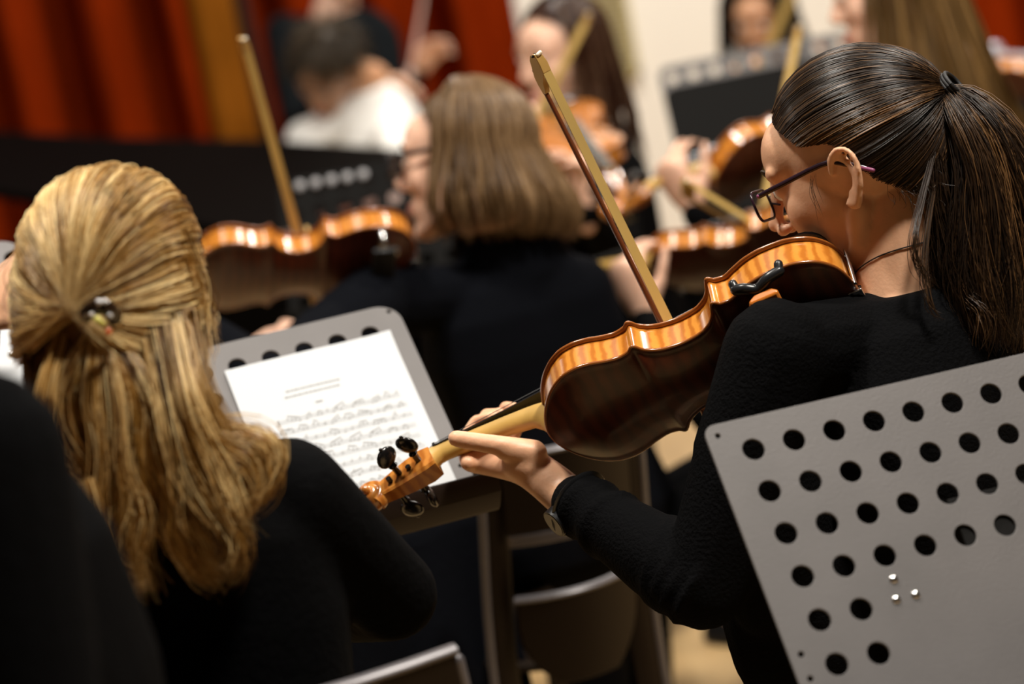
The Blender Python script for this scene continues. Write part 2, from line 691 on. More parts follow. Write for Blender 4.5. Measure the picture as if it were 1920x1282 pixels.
# --- perforated grey desk at the right edge (its hole grid fits the photograph's)
RX = np.array([0.963, 0.269, -0.028])
RY = np.array([-0.131, 0.552, 0.816])
RX, RY = nz(RX), nz(RY - nz(RX) * (RY @ nz(RX)))
RO = P(1412.5, 843.1, 2.35)
px_, py_ = 0.0433, 0.0455
NC = 11
holes = []
for j in range(6):
    for i in range(NC):
        full = j <= 2
        if j == 3:
            full = True
        if j == 3 and False:
            full = False
        if j >= 4:
            full = i in (0, 1, NC - 2, NC - 1)
        if full:
            holes.append((i * px_, -j * py_, 0.0118))
x0, x1 = -0.0418, (NC - 1) * px_ + 0.0418
ytop, ybot = 0.034, -0.325
holes += [(x0 + 0.012, ytop - 0.012, 0.0032), (x0 + 0.0118, -0.2098, 0.0035), (x0 + 0.0118, -0.2345, 0.0035),
          (x1 - 0.012, ytop - 0.012, 0.0032)]
cxm = (x0 + x1) / 2
top_pt = RO + RX * cxm + RY * (-0.15) - np.cross(RX, RY) * 0.03
r_stand = thing('music_stand', (top_pt[0], top_pt[1], 0), label='grey perforated music stand with an empty desk and three rivets, in front at the right', cat='music stand')
_, RZ = desk(r_stand, RO, RX, RY, rounded_rect(x0, ybot, x1, ytop, 0.012), holes, STAND_M, x0=x0, x1=x1, y0=ybot)
for (u, v) in ((1675, 1087), (1680, 1125), (1716, 1116)):
    # where the pixel's ray meets the desk
    d = FWD + CR * (u - 960) / FPX + CU * (641 - v) / FPX
    t = ((RO - CAM) @ RZ) / (d @ RZ)
    MB().ball(CAM + d * t + RZ * 0.0012, (0.0048, 0.0048, 0.003), R=np.stack([RX, RY, RZ], 1)).build('rivet', METAL, r_stand)
MB().box(RO + RX * cxm + RY * (-0.15) - RZ * 0.012, (0.09, 0.11, 0.02), R=np.stack([RX, RY, RZ], 1)).build('tilt_bracket', STAND_DK, r_stand, bevel=0.002)
stand_post(r_stand, top_pt, (top_pt[0], top_pt[1]), STAND_DK)

# --- centre stand with the sheet of music
SX = nz(np.array([0.963, 0.268, 0.001]))
SY = np.array([-0.204, 0.732, 0.641])
SY = nz(SY - SX * (SY @ SX))
SZ = np.cross(SX, SY)
SO = P(421, 698, 3.0)           # sheet's top left corner
c_w, c_h = 0.216, 0.2965
sx0, sx1, sy1, sy0 = -0.235, 0.2385, 0.048, -0.305
holes = []
hp = 0.0435
for j in range(6):
    for i in range(10):
        if j > 3 and 2 <= i <= 7:
            continue
        holes.append((sx1 - 0.046 - i * hp, sy1 - 0.040 - j * 0.0455, 0.0118))
holes += [(sx1 - 0.012, sy1 - 0.012, 0.0034), (sx1 - 0.009, -0.23, 0.0034), (sx1 - 0.009, -0.262, 0.0034)]
top_pt = SO - SZ * 0.03 + SX * 0.0 + SY * (-0.13)
c_stand = thing('music_stand', (top_pt[0], top_pt[1], 0), label='grey perforated music stand holding a white sheet of music in the centre', cat='music stand')
desk(c_stand, SO - SZ * 0.003, SX, SY, rounded_rect(sx0, sy0, sx1, sy1, 0.03), holes, STAND_M, lip_depth=0.055, lip_m=STAND_BR, x0=sx0, x1=sx1 + 0.012, y0=sy0)
MB().box(top_pt + SZ * 0.016, (0.09, 0.11, 0.02), R=np.stack([SX, SY, SZ], 1)).build('tilt_bracket', STAND_DK, c_stand, bevel=0.002)
stand_post(c_stand, top_pt, (top_pt[0], top_pt[1]), STAND_DK)

PAPER_M = mat('music_paper', (0.52, 0.535, 0.55), rough=0.7)
INK_M = mat('printing_ink', (0.27, 0.265, 0.26), rough=0.8)


def sheet(root_label, O, X, Y, w, h, seed, cat='sheet music', curl=0.004, staves=11, print_it=True):
    Z = np.cross(X, Y)
    rows, back = [], []
    for y in np.linspace(0, -h, 9):
        r = []
        for x in np.linspace(0, w, 9):
            z = curl * (math.sin(3.2 * x / w + 0.4) * 0.3 + ((y / h + 0.5) ** 2) * 0.5)
            if x > w * 0.8 and y > -h * 0.12:
                z += 0.003 * (x / w - 0.8) * 5
            r.append(O + X * x + Y * y + Z * (0.002 + z))
        rows.append(r)
    a = np.array(rows)
    b = a - Z * 0.0004
    mb = MB()
    n = 9
    idx = []
    mb.grid(a)
    mb.grid(b[:, ::-1])
    root = thing('sheet_music', tuple(O + Y * (-h) + X * w / 2), label=root_label, cat=cat)
    mb.build('page', PAPER_M, root, sharp=80)
    if not print_it:
        return root
    r = np.random.default_rng(seed)
    ink = MB()

    def q(x, y, ww, hh, slant=0.0):
        def zz(xx, yy):
            return curl * (math.sin(3.2 * xx / w + 0.4) * 0.3 + ((yy / h + 0.5) ** 2) * 0.5) + 0.0026
        pts = [(x, y), (x + ww, y + slant), (x + ww, y + slant + hh), (x, y + hh)]
        ink.add([O + X * a_ + Y * b_ + Z * zz(a_, b_) for a_, b_ in pts], [(0, 1, 2, 3)])
    # title lines
    for yy, xa_, xb_ in ((-0.058, 0.062, 0.128), (-0.067, 0.058, 0.125)):
        x = xa_
        while x < xb_:
            ww = r.uniform(0.002, 0.005)
            q(x, yy, ww, 0.0018)
            x += ww + 0.0012
    q(0.092, -0.085, 0.009, 0.002)
    for s_ in range(staves):
        y = -0.100 - s_ * 0.0172
        xs = 0.038 if s_ == 0 else 0.016
        xe_ = w - 0.02
        for l in range(5):
            for seg in np.linspace(xs, xe_ - 0.03, 6):
                q(seg, y - l * 0.0015, (xe_ - xs) / 6 + 0.002, 0.00022)
        x = xs + 0.012
        while x < xe_ - 0.004:
            nb = r.integers(1, 5)
            pts = []
            for b_ in range(nb):
                yy = y - r.uniform(-0.001, 0.007)
                q(x, yy, 0.0022, 0.0016)
                q(x + 0.0019, yy + 0.0008, 0.00035, 0.005)
                pts.append((x, yy))
                x += 0.0048
                if x > xe_ - 0.004:
                    break
            if nb > 1 and len(pts) > 1:
                q(pts[0][0] + 0.0019, pts[0][1] + 0.0055, pts[-1][0] - pts[0][0], 0.0010, slant=pts[-1][1] - pts[0][1])
            x += r.uniform(0.002, 0.006)
            if r.random() < 0.2:
                q(x, y - 0.006, 0.0003, 0.006)
        q(xs - 0.0, y - 0.0065, 0.0025, 0.008)
    tag(ink.build('printed_notes', INK_M, root, smooth=False), kind='stuff')
    return root


sheet('white sheet of printed music on the centre music stand', SO + SZ * 0.0, SX, SY, c_w, c_h, 4)

# --- bright sheet at the left edge beyond the blonde violinist
LX = nz(np.array([0.95, 0.30, 0.0]))
LY = nz(np.array([-0.2, 0.70, 0.66]) - LX * (np.array([-0.2, 0.70, 0.66]) @ LX))
LO = P(-265, 560, 3.05)
l_top = LO + LX * 0.11 - LY * 0.15 - np.cross(LX, LY) * 0.03
l_stand = thing('music_stand', (l_top[0], l_top[1], 0), label='grey music stand at the left edge behind the blonde violinist', cat='music stand')
desk(l_stand, LO - np.cross(LX, LY) * 0.003, LX, LY, rounded_rect(-0.2, -0.31, 0.215, 0.045, 0.03), [(0.2 - i * 0.0435, 0.012, 0.0118) for i in range(9)], STAND_M, x0=-0.2, x1=0.215, y0=-0.31)
MB().box(l_top + np.cross(LX, LY) * 0.016, (0.09, 0.11, 0.02), R=np.stack([LX, LY, np.cross(LX, LY)], 1)).build('tilt_bracket', STAND_DK, l_stand, bevel=0.002)
stand_post(l_stand, l_top, (l_top[0], l_top[1]), STAND_DK)
sheet('bright white sheet of music at the left edge beside the blonde hair', LO, LX, LY, 0.215, 0.30, 11, print_it=False)


# --- stands further back
def back_stand(u, v, d, w, h, yaw, tilt, m, label, perforate=True, rows_=6, facing=1):
    X = np.array([math.cos(yaw), math.sin(yaw), 0])
    back = np.array([-math.sin(yaw), math.cos(yaw), 0]) * facing
    Y = nz(np.array([0, 0, 1.0]) * math.cos(tilt) + back * math.sin(tilt))
    O = P(u, v, d)               # top left corner
    hs = []
    if perforate:
        nx = int((w - 0.03) / 0.044)
        for j in range(rows_):
            for i in range(nx):
                hs.append((0.03 + i * (w - 0.06) / (nx - 1), -0.03 - j * 0.045, 0.0135))
    top = O + X * w / 2 + Y * (-h / 2)
    Z = np.cross(X, Y)
    root = thing('music_stand', (top[0], top[1], 0), label=label, cat='music stand')
    desk(root, O, X, Y, rounded_rect(0, -h, w, 0, 0.025), hs, m, x0=0, x1=w, y0=-h)
    tp = top - Z * 0.02
    MB().box(top - Z * 0.012, (0.08, 0.1, 0.02), R=np.stack([X, Y, Z], 1)).build('tilt_bracket', STAND_DK, root, bevel=0.002)
    stand_post(root, tp, (tp[0], tp[1]), STAND_DK)
    return root, O, X, Y, Z


back_stand(1232, 128, 5.6, 0.46, 0.34, 0.05, 0.35, STAND_M, 'pale grey perforated music stand against the white wall')
back_stand(1243, 168, 5.0, 0.44, 0.31, 0.08, 0.4, STAND_DK, 'solid black music stand in front of the far dark-haired girl', perforate=False)
ps_root, ps_O, ps_X, ps_Y, ps_Z = back_stand(520, 340, 4.75, 0.36, 0.30, -0.15, 0.45, STAND_DK, 'black perforated music stand between the tilted bow and the woman with the bob')

for i in range(5):  # added pale beads, imitating bright dots of light along the holes
    MB().ball(ps_O + ps_X * (0.045 + i * 0.032) + ps_Y * (-0.018) + ps_Z * 0.003, (0.010, 0.010, 0.004), R=np.stack([ps_X, ps_Y, ps_Z], 1)).build('added_light_dot', mat('light_dot_grey', (0.34, 0.33, 0.34), rough=0.35), ps_root)
# --- microphone stand in the far right corner
ms = P(1850, 250, 6.4)
mic = thing('microphone_stand', (ms[0], ms[1], 0), label='slim pale microphone stand with a grey boom clamp before the right red curtain', cat='stand')
PALE_M = mat('pale_metal', (0.55, 0.42, 0.36), rough=0.4, metal=0.3)
GREY_M = mat('grey_metal', (0.55, 0.56, 0.62), rough=0.3, metal=0.5)
MB().tube([(ms[0], ms[1], 0.05), (ms[0], ms[1], 1.9)], [0.011, 0.011]).build('pole', PALE_M, mic)
MB().tube([(ms[0], ms[1], 0.0), (ms[0], ms[1], 0.03), (ms[0], ms[1], 0.05)], [0.15, 0.15, 0.02], n=24).build('base', STEEL_DK, mic)
b0 = P(1872, 108, 6.35)
b1 = P(1960, 112, 6.2)
MB().tube([b0, b1], [0.014, 0.014]).build('boom_arm', GREY_M, mic)
MB().ball(P(1866, 95, 6.38), 0.022).build('clamp', GREY_M, mic)
MB().tube([P(1860, 100, 6.4), P(1874, 120, 6.36)], [0.018, 0.018]).build('clamp_knob', PLASTIC_BK, mic)

# ================================================================== PIANO
PIANO_M = mat('piano_black', (0.0018, 0.0016, 0.0015), rough=0.6, spec=0.02)
PIANO_RED = mat('piano_mahogany', (0.10, 0.018, 0.006), rough=0.3, coat=0.4)
pa = P(-260, 236, 6.5)
pb = P(720, 306, 5.15)
pdir = nz(np.array([pb[0] - pa[0], pb[1] - pa[1], 0]))
pside = np.array([-pdir[1], pdir[0], 0])     # away from the camera, to the right
PTOP = 0.88
plen = 2.35
pc = np.array([pb[0], pb[1], 0])
piano = thing('grand_piano', tuple(pc - pdir * 1.2 + pside * 0.6), label='black grand piano with closed lid in front of the red curtains', cat='piano')


def pp(a, b, z):
    """piano frame: a back from the keyboard end, b across, z up"""
    a = a if a < 0.4 else 0.4 + (a - 0.4) * 1.35
    return pc - pdir * a + pside * b * 0.55 + np.array([0, 0, z])


out = [(0.0, 0), (1.6, 0), (1.95, 0.06), (2.2, 0.22), (2.33, 0.42), (2.3, 0.62), (2.1, 0.74), (1.75, 0.84), (1.35, 1.02), (1.0, 1.32), (0.7, 1.44), (0, 1.45)]
outc = []
oo = np.array(out + [out[0]])
for i in range(len(out)):
    a, b = oo[i], oo[i + 1]
    for t in (0, 0.5):
        outc.append(a * (1 - t) + b * t)
lo = [pp(a, b, 0.66) for a, b in outc]
hi = [pp(a, b, PTOP - 0.02) for a, b in outc]
MB().rings([lo, hi]).build('case', PIANO_M, piano, bevel=0.01, sharp=30)
lid0, lid1 = [], []
for a, b in outc:
    a2 = 0.36 + (a - 0.36) * 1.012 if a > 0.36 else 0.36
    rise = 0.43 * max(0.0, (a2 - 0.36)) / 2.0
    lid0.append(pp(a2, b * 1.01 - 0.007, PTOP + 0.005 + rise))
    lid1.append(pp(a2, b * 1.01 - 0.007, PTOP + 0.03 + rise))
MB().rings([lid0, lid1]).build('lid', PIANO_M, piano, bevel=0.006, sharp=30)
mb = MB()
mb.rings([[pp(0.02, 0.02, PTOP), pp(0.33, 0.02, PTOP), pp(0.33, 1.43, PTOP), pp(0.02, 1.43, PTOP)],
          [pp(0.10, 0.02, PTOP + 0.06), pp(0.33, 0.02, PTOP + 0.06), pp(0.33, 1.43, PTOP + 0.06), pp(0.10, 1.43, PTOP + 0.06)]])
mb.build('fallboard', PIANO_RED, piano, bevel=0.006, sharp=30)
MB().rings([[pp(-0.20, 0.03, 0.63), pp(0.0, 0.03, 0.63), pp(0.0, 1.42, 0.63), pp(-0.20, 1.42, 0.63)],
            [pp(-0.20, 0.03, 0.70), pp(0.0, 0.03, 0.70), pp(0.0, 1.42, 0.70), pp(-0.20, 1.42, 0.70)]]).build('key_bed', PIANO_M, piano, bevel=0.004)
KEY_M = mat('ivory_key', (0.8, 0.78, 0.72), rough=0.25)
for k in range(52):
    b0_ = 0.10 + k * 0.0238
    MB().rings([[pp(-0.155, b0_, 0.70), pp(-0.005, b0_, 0.70), pp(-0.005, b0_ + 0.0228, 0.70), pp(-0.155, b0_ + 0.0228, 0.70)],
                [pp(-0.155, b0_, 0.722), pp(-0.005, b0_, 0.722), pp(-0.005, b0_ + 0.0228, 0.722), pp(-0.155, b0_ + 0.0228, 0.722)]]).build('white_key', KEY_M, piano, smooth=False)
    if k % 7 not in (2, 6):
        bb = b0_ + 0.0165
        MB().rings([[pp(-0.10, bb, 0.722), pp(-0.005, bb, 0.722), pp(-0.005, bb + 0.0125, 0.722), pp(-0.10, bb + 0.0125, 0.722)],
                    [pp(-0.095, bb, 0.735), pp(-0.005, bb, 0.735), pp(-0.005, bb + 0.0125, 0.735), pp(-0.095, bb + 0.0125, 0.735)]]).build('black_key', PIANO_M, piano, smooth=False)
for a, b in ((0.1, 0.12), (0.1, 1.33), (1.95, 0.45)):
    MB().tube([pp(a, b, 0.66), pp(a, b, 0.4), pp(a, b, 0.08)], [0.06, 0.05, 0.035], n=12).build('leg', PIANO_M, piano)
    MB().ball(pp(a, b, 0.035), 0.035).build('caster', STEEL_DK, piano)

# ================================================================== CHAIRS
CHAIR_M = mat('brown_chair_shell', (0.013, 0.0075, 0.004), rough=0.55, spec=0.15)
CHAIR_LIT = mat('chair_lit_edge', (0.11, 0.10, 0.105), rough=0.35, metal=0.2)  # paler grey for chair edges: the light on the gloss put into the colour


def chair(loc, yaw, label, w=0.40, back_top=0.80, seat_z=0.45, rake=0.10, gaps=True, post_w=0.014):
    """stacking chair; local +y is the way the sitter faces"""
    c, s = math.cos(yaw), math.sin(yaw)
    R = np.array([[c, -s, 0], [s, c, 0], [0, 0, 1]])
    L = np.array([loc[0], loc[1], 0])

    def q(x, y, z):
        return L + R @ np.array([x, y, z], float)
    root = thing('chair', tuple(L), label=label, cat='chair')
    # seat shell
    rows = []
    for (y, z) in ((-0.20, seat_z + 0.005), (-0.1, seat_z - 0.012), (0.08, seat_z - 0.01), (0.18, seat_z), (0.215, seat_z - 0.02)):
        rows.append([q(x, y, z + 0.02 * (2 * x / w) ** 2) for x in np.linspace(-w / 2, w / 2, 9)])
    a = np.array(rows)
    b = a - [0, 0, 0.012]
    MB().rings(np.concatenate([a, b[:, ::-1]], 1)).build('seat', CHAIR_M, root, bevel=0.003, sharp=40)

    def back_y(z, x):
        return -0.21 - rake * (z - seat_z) / (back_top - seat_z) - 0.05 * (1 - (2 * x / w) ** 2)

    def panel(name, z0, z1, wk, m, rim=True, round_low=0.0):
        ra, rb = [], []
        for i, z in enumerate(np.linspace(z0, z1, 7)):
            k = 1.0
            if round_low and i < 4:
                k = 1 - round_low * (1 - i / 4) ** 2
            xs = np.linspace(-w / 2 * wk * k, w / 2 * wk * k, 11)
            ra.append([q(x, back_y(z, x), z) for x in xs])
            rb.append([q(x, back_y(z, x) - 0.014, z) for x in xs])
        a_, b_ = np.array(ra), np.array(rb)
        p = MB().rings(np.concatenate([a_, b_[:, ::-1]], 1)).build(name, m, root, bevel=0.003, sharp=40)
        if rim:
            z = z1 + 0.002
            xs = np.linspace(-w / 2 * wk, w / 2 * wk, 11)
            MB().tube([q(x, back_y(z, x) - 0.007, z) for x in xs], 0.0085, n=8, flat=0.7).build('rim', CHAIR_LIT, p)
        return p
    if gaps:
        panel('lower_back_panel', seat_z - 0.01, seat_z + 0.13, 0.86, CHAIR_M, round_low=0.5)
        panel('back_slat', seat_z + 0.215, seat_z + 0.235, 0.9, CHAIR_LIT, rim=False)
        panel('upper_back_panel', seat_z + 0.235, back_top, 0.9, CHAIR_M)
    else:
        panel('back_panel', seat_z + 0.08, back_top, 1.0, CHAIR_M)
    for sx in (-1, 1):
        xw = sx * w / 2
        pts = [q(xw * 1.12, -0.20, 0.01), q(xw * 1.04, back_y(seat_z, xw), seat_z), q(xw * 0.95, back_y(back_top, xw) + 0.002, back_top - 0.01)]
        po = MB().tube(catmull(pts, 10), post_w, n=12, ref=R @ np.array([0, 1.0, 0]), flat=0.012 / post_w, round_caps=True).build('back_post', CHAIR_M, root)
        edge = [p_ + R @ np.array([sx * (post_w - 0.002), -0.006, 0]) for p_ in catmull(pts, 10)]
        MB().tube(edge, 0.0065, n=8, round_caps=True).build('lit_post_edge', CHAIR_LIT, po)
        MB().tube([q(xw * 1.08, 0.20, 0.01), q(xw * 0.95, 0.17, seat_z - 0.01)], [0.012, 0.012], n=10, round_caps=True).build('front_leg', CHAIR_M, root)
    return root

# ================================================================== VIOLINS
RIB_M = wood_flame('amber_flamed_rib', (0.62, 0.24, 0.035), (0.42, 0.13, 0.014))
BACK_M = wood_flame('red_brown_back', (0.085, 0.014, 0.003), (0.05, 0.007, 0.002), rough=0.4, coat=0.12, scale=18)
TOP_M = mat('amber_spruce_top', (0.50, 0.17, 0.03), rough=0.25, coat=0.6, noise=0.2, noise_scale=30, stretch=(1, 30, 1))
EDGE_M = mat('dark_amber_edge', (0.26, 0.075, 0.012), rough=0.25, coat=0.6)
NECK_M = mat('bare_maple_neck', (0.62, 0.38, 0.10), rough=0.35, coat=0.2, noise=0.3, noise_scale=25)
SCROLL_M = wood_flame('amber_scroll', (0.52, 0.20, 0.035), (0.36, 0.11, 0.014))
REST_M = mat('orange_rest_wood', (0.55, 0.16, 0.02), rough=0.25, coat=0.5)
STRING_M = mat('string_steel', (0.5, 0.5, 0.5), rough=0.25, metal=1.0)

_ox = np.array([0, .6, 3, 12, 30, 55, 75, 95, 115, 128, 138, 144.5, 146, 150, 158, 170, 187, 204, 215, 223, 228, 229.5, 235, 246, 260, 278, 292, 304, 318, 332, 344, 351.5, 355.2, 356])
_ow = np.array([0, 22, 46, 73, 93, 103, 104.5, 101, 92, 86, 87.5, 93, 92, 77, 63, 55, 52, 55, 61, 69, 78, 79, 74, 71.5, 74.5, 81.5, 84, 82.5, 75, 61, 42, 24, 9, 0])


def v_width(x):
    return np.interp(x, _ox, _ow)


_xs = np.unique(np.concatenate([356 * (0.5 - 0.5 * np.cos(np.linspace(0, math.pi, 110))), _ox, np.linspace(120, 160, 18), np.linspace(210, 245, 16)]))


def pchip(x, xp, yp):
    """monotone cubic through the control points"""
    h = np.diff(xp)
    dl = np.diff(yp) / h
    m = np.zeros(len(xp))
    m[0], m[-1] = dl[0], dl[-1]
    for i in range(1, len(xp) - 1):
        if dl[i - 1] * dl[i] > 0:
            w1, w2 = 2 * h[i] + h[i - 1], h[i] + 2 * h[i - 1]
            m[i] = (w1 + w2) / (w1 / dl[i - 1] + w2 / dl[i])
    i = np.clip(np.searchsorted(xp, x) - 1, 0, len(xp) - 2)
    t = (x - xp[i]) / h[i]
    return (yp[i] * (1 + 2 * t) * (1 - t) ** 2 + h[i] * m[i] * t * (1 - t) ** 2 + yp[i + 1] * t * t * (3 - 2 * t) + h[i] * m[i + 1] * t * t * (t - 1))


_ws = pchip(_xs, _ox, _ow)


def warp_outline(cl=145.0, cu=229.0, kl=1.0, ku=1.0, kc=1.0, step=1):
    """outline with moved corners and scaled bouts"""
    xx = np.interp(_xs, [0, 145, 229, 356], [0, cl, cu, 356])
    k = np.interp(_xs, [0, 75, 145, 187, 229, 300, 356], [kl, kl, (kl + kc) / 2, kc, (ku + kc) / 2, ku, ku])
    ws = _ws * k
    keep = np.array([i % step == 0 or np.min(np.abs(_xs[i] - np.array([0, 0.6, 3, 144.5, 146, 228, 229.5, 351.5, 355.2, 356]))) < 0.01 for i in range(len(_xs))])
    return xx[keep], ws[keep]


def v_plate(sgn, s, hz, XS, WS, edge=0.0038, arch=0.015):
    """top (sgn 1) or back (-1) plate in metres; hz = half height to the outer edge"""
    ts = np.concatenate([np.linspace(-1, -0.86, 4), np.linspace(-0.78, 0.78, 11), np.linspace(0.86, 1, 4)])
    outer, inner = [], []
    for x, w in zip(XS, WS):
        ro, ri = [], []
        ex = min(1.0, min(x, 356 - x) / 55.0)
        ex = math.sin(ex * math.pi / 2)
        for t in ts:
            a = max(0.0, 1 - (abs(t) / 0.93) ** 2.2)
            z = hz + arch * (a ** 1.1) * ex
            ro.append((x * s, t * w * s, sgn * z))
            ri.append((x * s, t * w * s, sgn * (hz - edge)))
        outer.append(ro)
        inner.append(ri)
    o, i = np.array(outer), np.array(inner)
    loop = np.concatenate([o, i[:, ::-1]], axis=1)
    return MB().rings(loop)


def violin(matrix, L, hz, label, group=None, shoulder_rest=None, neck_len=130.0, warp=None):
    root = thing('violin', matrix=matrix, label=label, cat='violin', group=group)
    s = L / 356.0
    kw = dict(world=False)
    XS, WS = warp_outline(**(warp or {}))

    def v_width(x):
        return np.interp(x, XS, WS)
    v_plate(-1, s, hz, XS, WS).build('back_plate', BACK_M, root, sharp=35, **kw)
    v_plate(1, s, hz, XS, WS).build('top_plate', TOP_M, root, sharp=35, **kw)
    # ribs
    ins = 3.0
    xr = np.clip(XS, ins, 356 - ins)
    wr = np.maximum(WS - ins, 0)
    loop = [(x * s, w * s) for x, w in zip(xr, wr)] + [(x * s, -w * s) for x, w in list(zip(xr, wr))[::-1][1:-1]]
    lo = [(x, y, -hz + 0.003) for x, y in loop]
    hi = [(x, y, hz - 0.003) for x, y in loop]
    MB().rings([lo, hi]).build('ribs', RIB_M, root, sharp=30, **kw)
    # darker rounded edge beads of both plates
    ol = [(x * s, w * s) for x, w in zip(XS, WS)] + [(x * s, -w * s) for x, w in list(zip(XS, WS))[::-1][1:-1]]
    for sg in (-1, 1):
        z = sg * (hz - 0.0019)
        pts = [(x, y, z) for x, y in ol]
        pts.append(pts[0])
        MB().tube(pts, 0.0021, n=8, ref=(0, 0, 1)).build('edge_bead', EDGE_M, root, sharp=120, **kw)
    nx = 356 + neck_len
    # neck with heel
    prof = [(350, hz - 0.001, 0.0135, 2 * hz * 0.95), (357, hz + 0.001, 0.0130, 2 * hz * 0.90), (364, hz + 0.003, 0.0125, 0.030), (374, hz + 0.0045, 0.012, 0.0205),
            (400, hz + 0.006, 0.0118, 0.0165), (440, hz + 0.0075, 0.0112, 0.0155), (nx - 8, hz + 0.0085, 0.0108, 0.0150), (nx, hz + 0.009, 0.0108, 0.0175), (nx + 7, hz + 0.008, 0.0112, 0.024)]
    rings = []
    for x, zt, hw, dep in prof:
        r = []
        for a in np.linspace(0, math.pi, 13):
            r.append((x * s, hw * math.cos(a), zt - dep * math.sin(a) ** 0.8))
        rings.append(r)
    MB().rings(rings).build('neck', NECK_M, root, sharp=60, **kw)
    # fingerboard
    rings = []
    for x, zt, hw in ((nx, hz + 0.0135, 0.0118), (400, hz + 0.0165, 0.0150), (300, hz + 0.025, 0.0185), (nx - 270, hz + 0.031, 0.0212)):
        r = [(x * s, -hw, zt - 0.0055), (x * s, -hw, zt - 0.0035)]
        for t in np.linspace(-1, 1, 7):
            r.append((x * s, hw * t, zt - 0.0035 * t * t))
        r += [(x * s, hw, zt - 0.0055)]
        rings.append(r)
    MB().rings(rings).build('fingerboard', EBONY, root, sharp=40, **kw)
    MB().box(((nx + 1) * s, 0, hz + 0.0115), (0.004, 0.023, 0.007)).build('nut', EBONY, root, bevel=0.001, **kw)
    # pegbox and scroll, bending back
    c0 = np.array([(nx + 4) * s, 0, hz - 0.004])
    ax = nz(np.array([1, 0, -0.22]))
    az = np.array([0.22, 0, 1]) / math.hypot(0.22, 1)
    rings = []
    for t, hw, hh in ((0, 0.0130, 0.0150), (0.012, 0.0138, 0.0175), (0.035, 0.0124, 0.0160), (0.058, 0.0102, 0.0130), (0.074, 0.0088, 0.0100)):
        c = c0 + ax * t
        rings.append([c + np.array([0, 1, 0]) * yy * hw + az * zz * hh for yy, zz in ((-1, -0.8), (-0.8, -1), (0.8, -1), (1, -0.8), (1, 0.9), (0.6, 0.9), (0.6, 0.2), (-0.6, 0.2), (-0.6, 0.9), (-1, 0.9))])
    MB().rings(rings).build('pegbox', SCROLL_M, root, sharp=35, **kw)
    sc = c0 + ax * 0.086 + az * 0.004
    pts, rad, fl = [], [], []
    for i in range(40):
        t = i / 39
        a = math.radians(250 - 560 * t)
        rr = 0.0165 * (1 - 0.72 * t)
        pts.append(sc + ax * math.cos(a) * rr + az * math.sin(a) * rr + np.array([0, 0, 0]))
        rad.append(0.0075 * (1 - 0.35 * t) + 0.006 * t)
        fl.append(1.0)
    mb = MB().tube(pts, rad, n=10, ref=(0, 1, 0), flat=1.35)
    mb.tube([sc - np.array([0, 0.015, 0]), sc + np.array([0, 0.015, 0])], [0.0055, 0.0055], n=12, round_caps=True)
    mb.build('scroll', SCROLL_M, root, sharp=60, **kw)
    # four pegs
    for k, (t, sg) in enumerate(((0.016, 1), (0.030, -1), (0.043, 1), (0.056, -1))):
        c = c0 + ax * t + az * (0.001 - 0.002 * (k % 2))
        e = np.array([0, 1.0, 0]) * sg
        mb = MB()
        mb.tube([c - e * 0.0165, c + e * 0.013, c + e * 0.024, c + e * 0.0265, c + e * 0.029], [0.0032, 0.0038, 0.0042, 0.0058, 0.0042], n=12)
        tw = nz(ax * math.cos(0.6 + k) + az * math.sin(0.6 + k))
        nrm = np.cross(e, tw)
        mb.ball(c + e * 0.0415, (0.0140, 0.0132, 0.0055), R=np.stack([tw, e, nrm], 1), nu=16, nv=12)
        mb.ball(c + e * 0.0552, 0.0024, nu=8, nv=6)
        mb.build('peg', EBONY, root, sharp=60, **kw)
    # tailpiece, bridge, strings, chin rest
    rings = []
    for x, hw, zt in ((8, 0.010, hz + 0.016), (20, 0.0105, hz + 0.021), (70, 0.0155, hz + 0.026), (112, 0.0205, hz + 0.029), (116, 0.0200, hz + 0.028)):
        rings.append([(x * s, hw * t, zt - 0.004 * t * t) for t in np.linspace(-1, 1, 7)] + [(x * s, hw * t, zt - 0.005 - 0.004 * t * t) for t in np.linspace(1, -1, 7)])
    MB().rings(rings).build('tailpiece', EBONY, root, sharp=50, **kw)
    bx = 163 * s
    br = []
    for y, z in ((-0.021, 0.012), (-0.0195, 0.024), (-0.0205, 0.034), (-0.018, 0.041), (-0.009, 0.0455), (0, 0.047), (0.009, 0.0455), (0.018, 0.041), (0.0205, 0.034), (0.0195, 0.024), (0.021, 0.012), (0.013, 0.012), (0.007, 0.022), (-0.007, 0.022), (-0.013, 0.012)):
        br.append((y, z + hz - 0.0))
    rings = [[(bx - t, y, z) for y, z in br] for t in (-0.0022, 0.0022)]
    MB().rings(rings).build('bridge', NECK_M, root, sharp=30, **kw)
    for k, y in enumerate((-0.0165, -0.0055, 0.0055, 0.0165)):
        bz = hz + 0.047 - 0.006 * (abs(y) / 0.0165) ** 2 * 1.0
        MB().tube([(114 * s, y * 0.8, hz + 0.028), (bx, y, bz), ((nx + 1) * s, y * 0.5, hz + 0.0155), tuple(c0 + ax * (0.014 + 0.014 * k) + az * 0.004)], 0.0005, n=5).build('string', STRING_M, root, **kw)
    cr_mb = MB()
    cr_mb.ball((34 * s, 40 * s, hz + 0.0165), (0.026, 0.032, 0.005), nu=20)
    cr_mb.ball((12 * s, 10 * s, hz + 0.012), (0.015, 0.025, 0.005))
    cr = cr_mb.build('chin_rest', EBONY, root, **kw)
    for y in (-4, 30):
        MB().tube([(-1.2 * s, y * s, -hz - 0.003), (-1.2 * s, y * s, -0.004), (-1.2 * s, y * s, 0.006), (-1.2 * s, y * s, hz + 0.010)], [0.0018, 0.0026, 0.0026, 0.0018], n=10).build('clamp_barrel', METAL, cr, **kw)
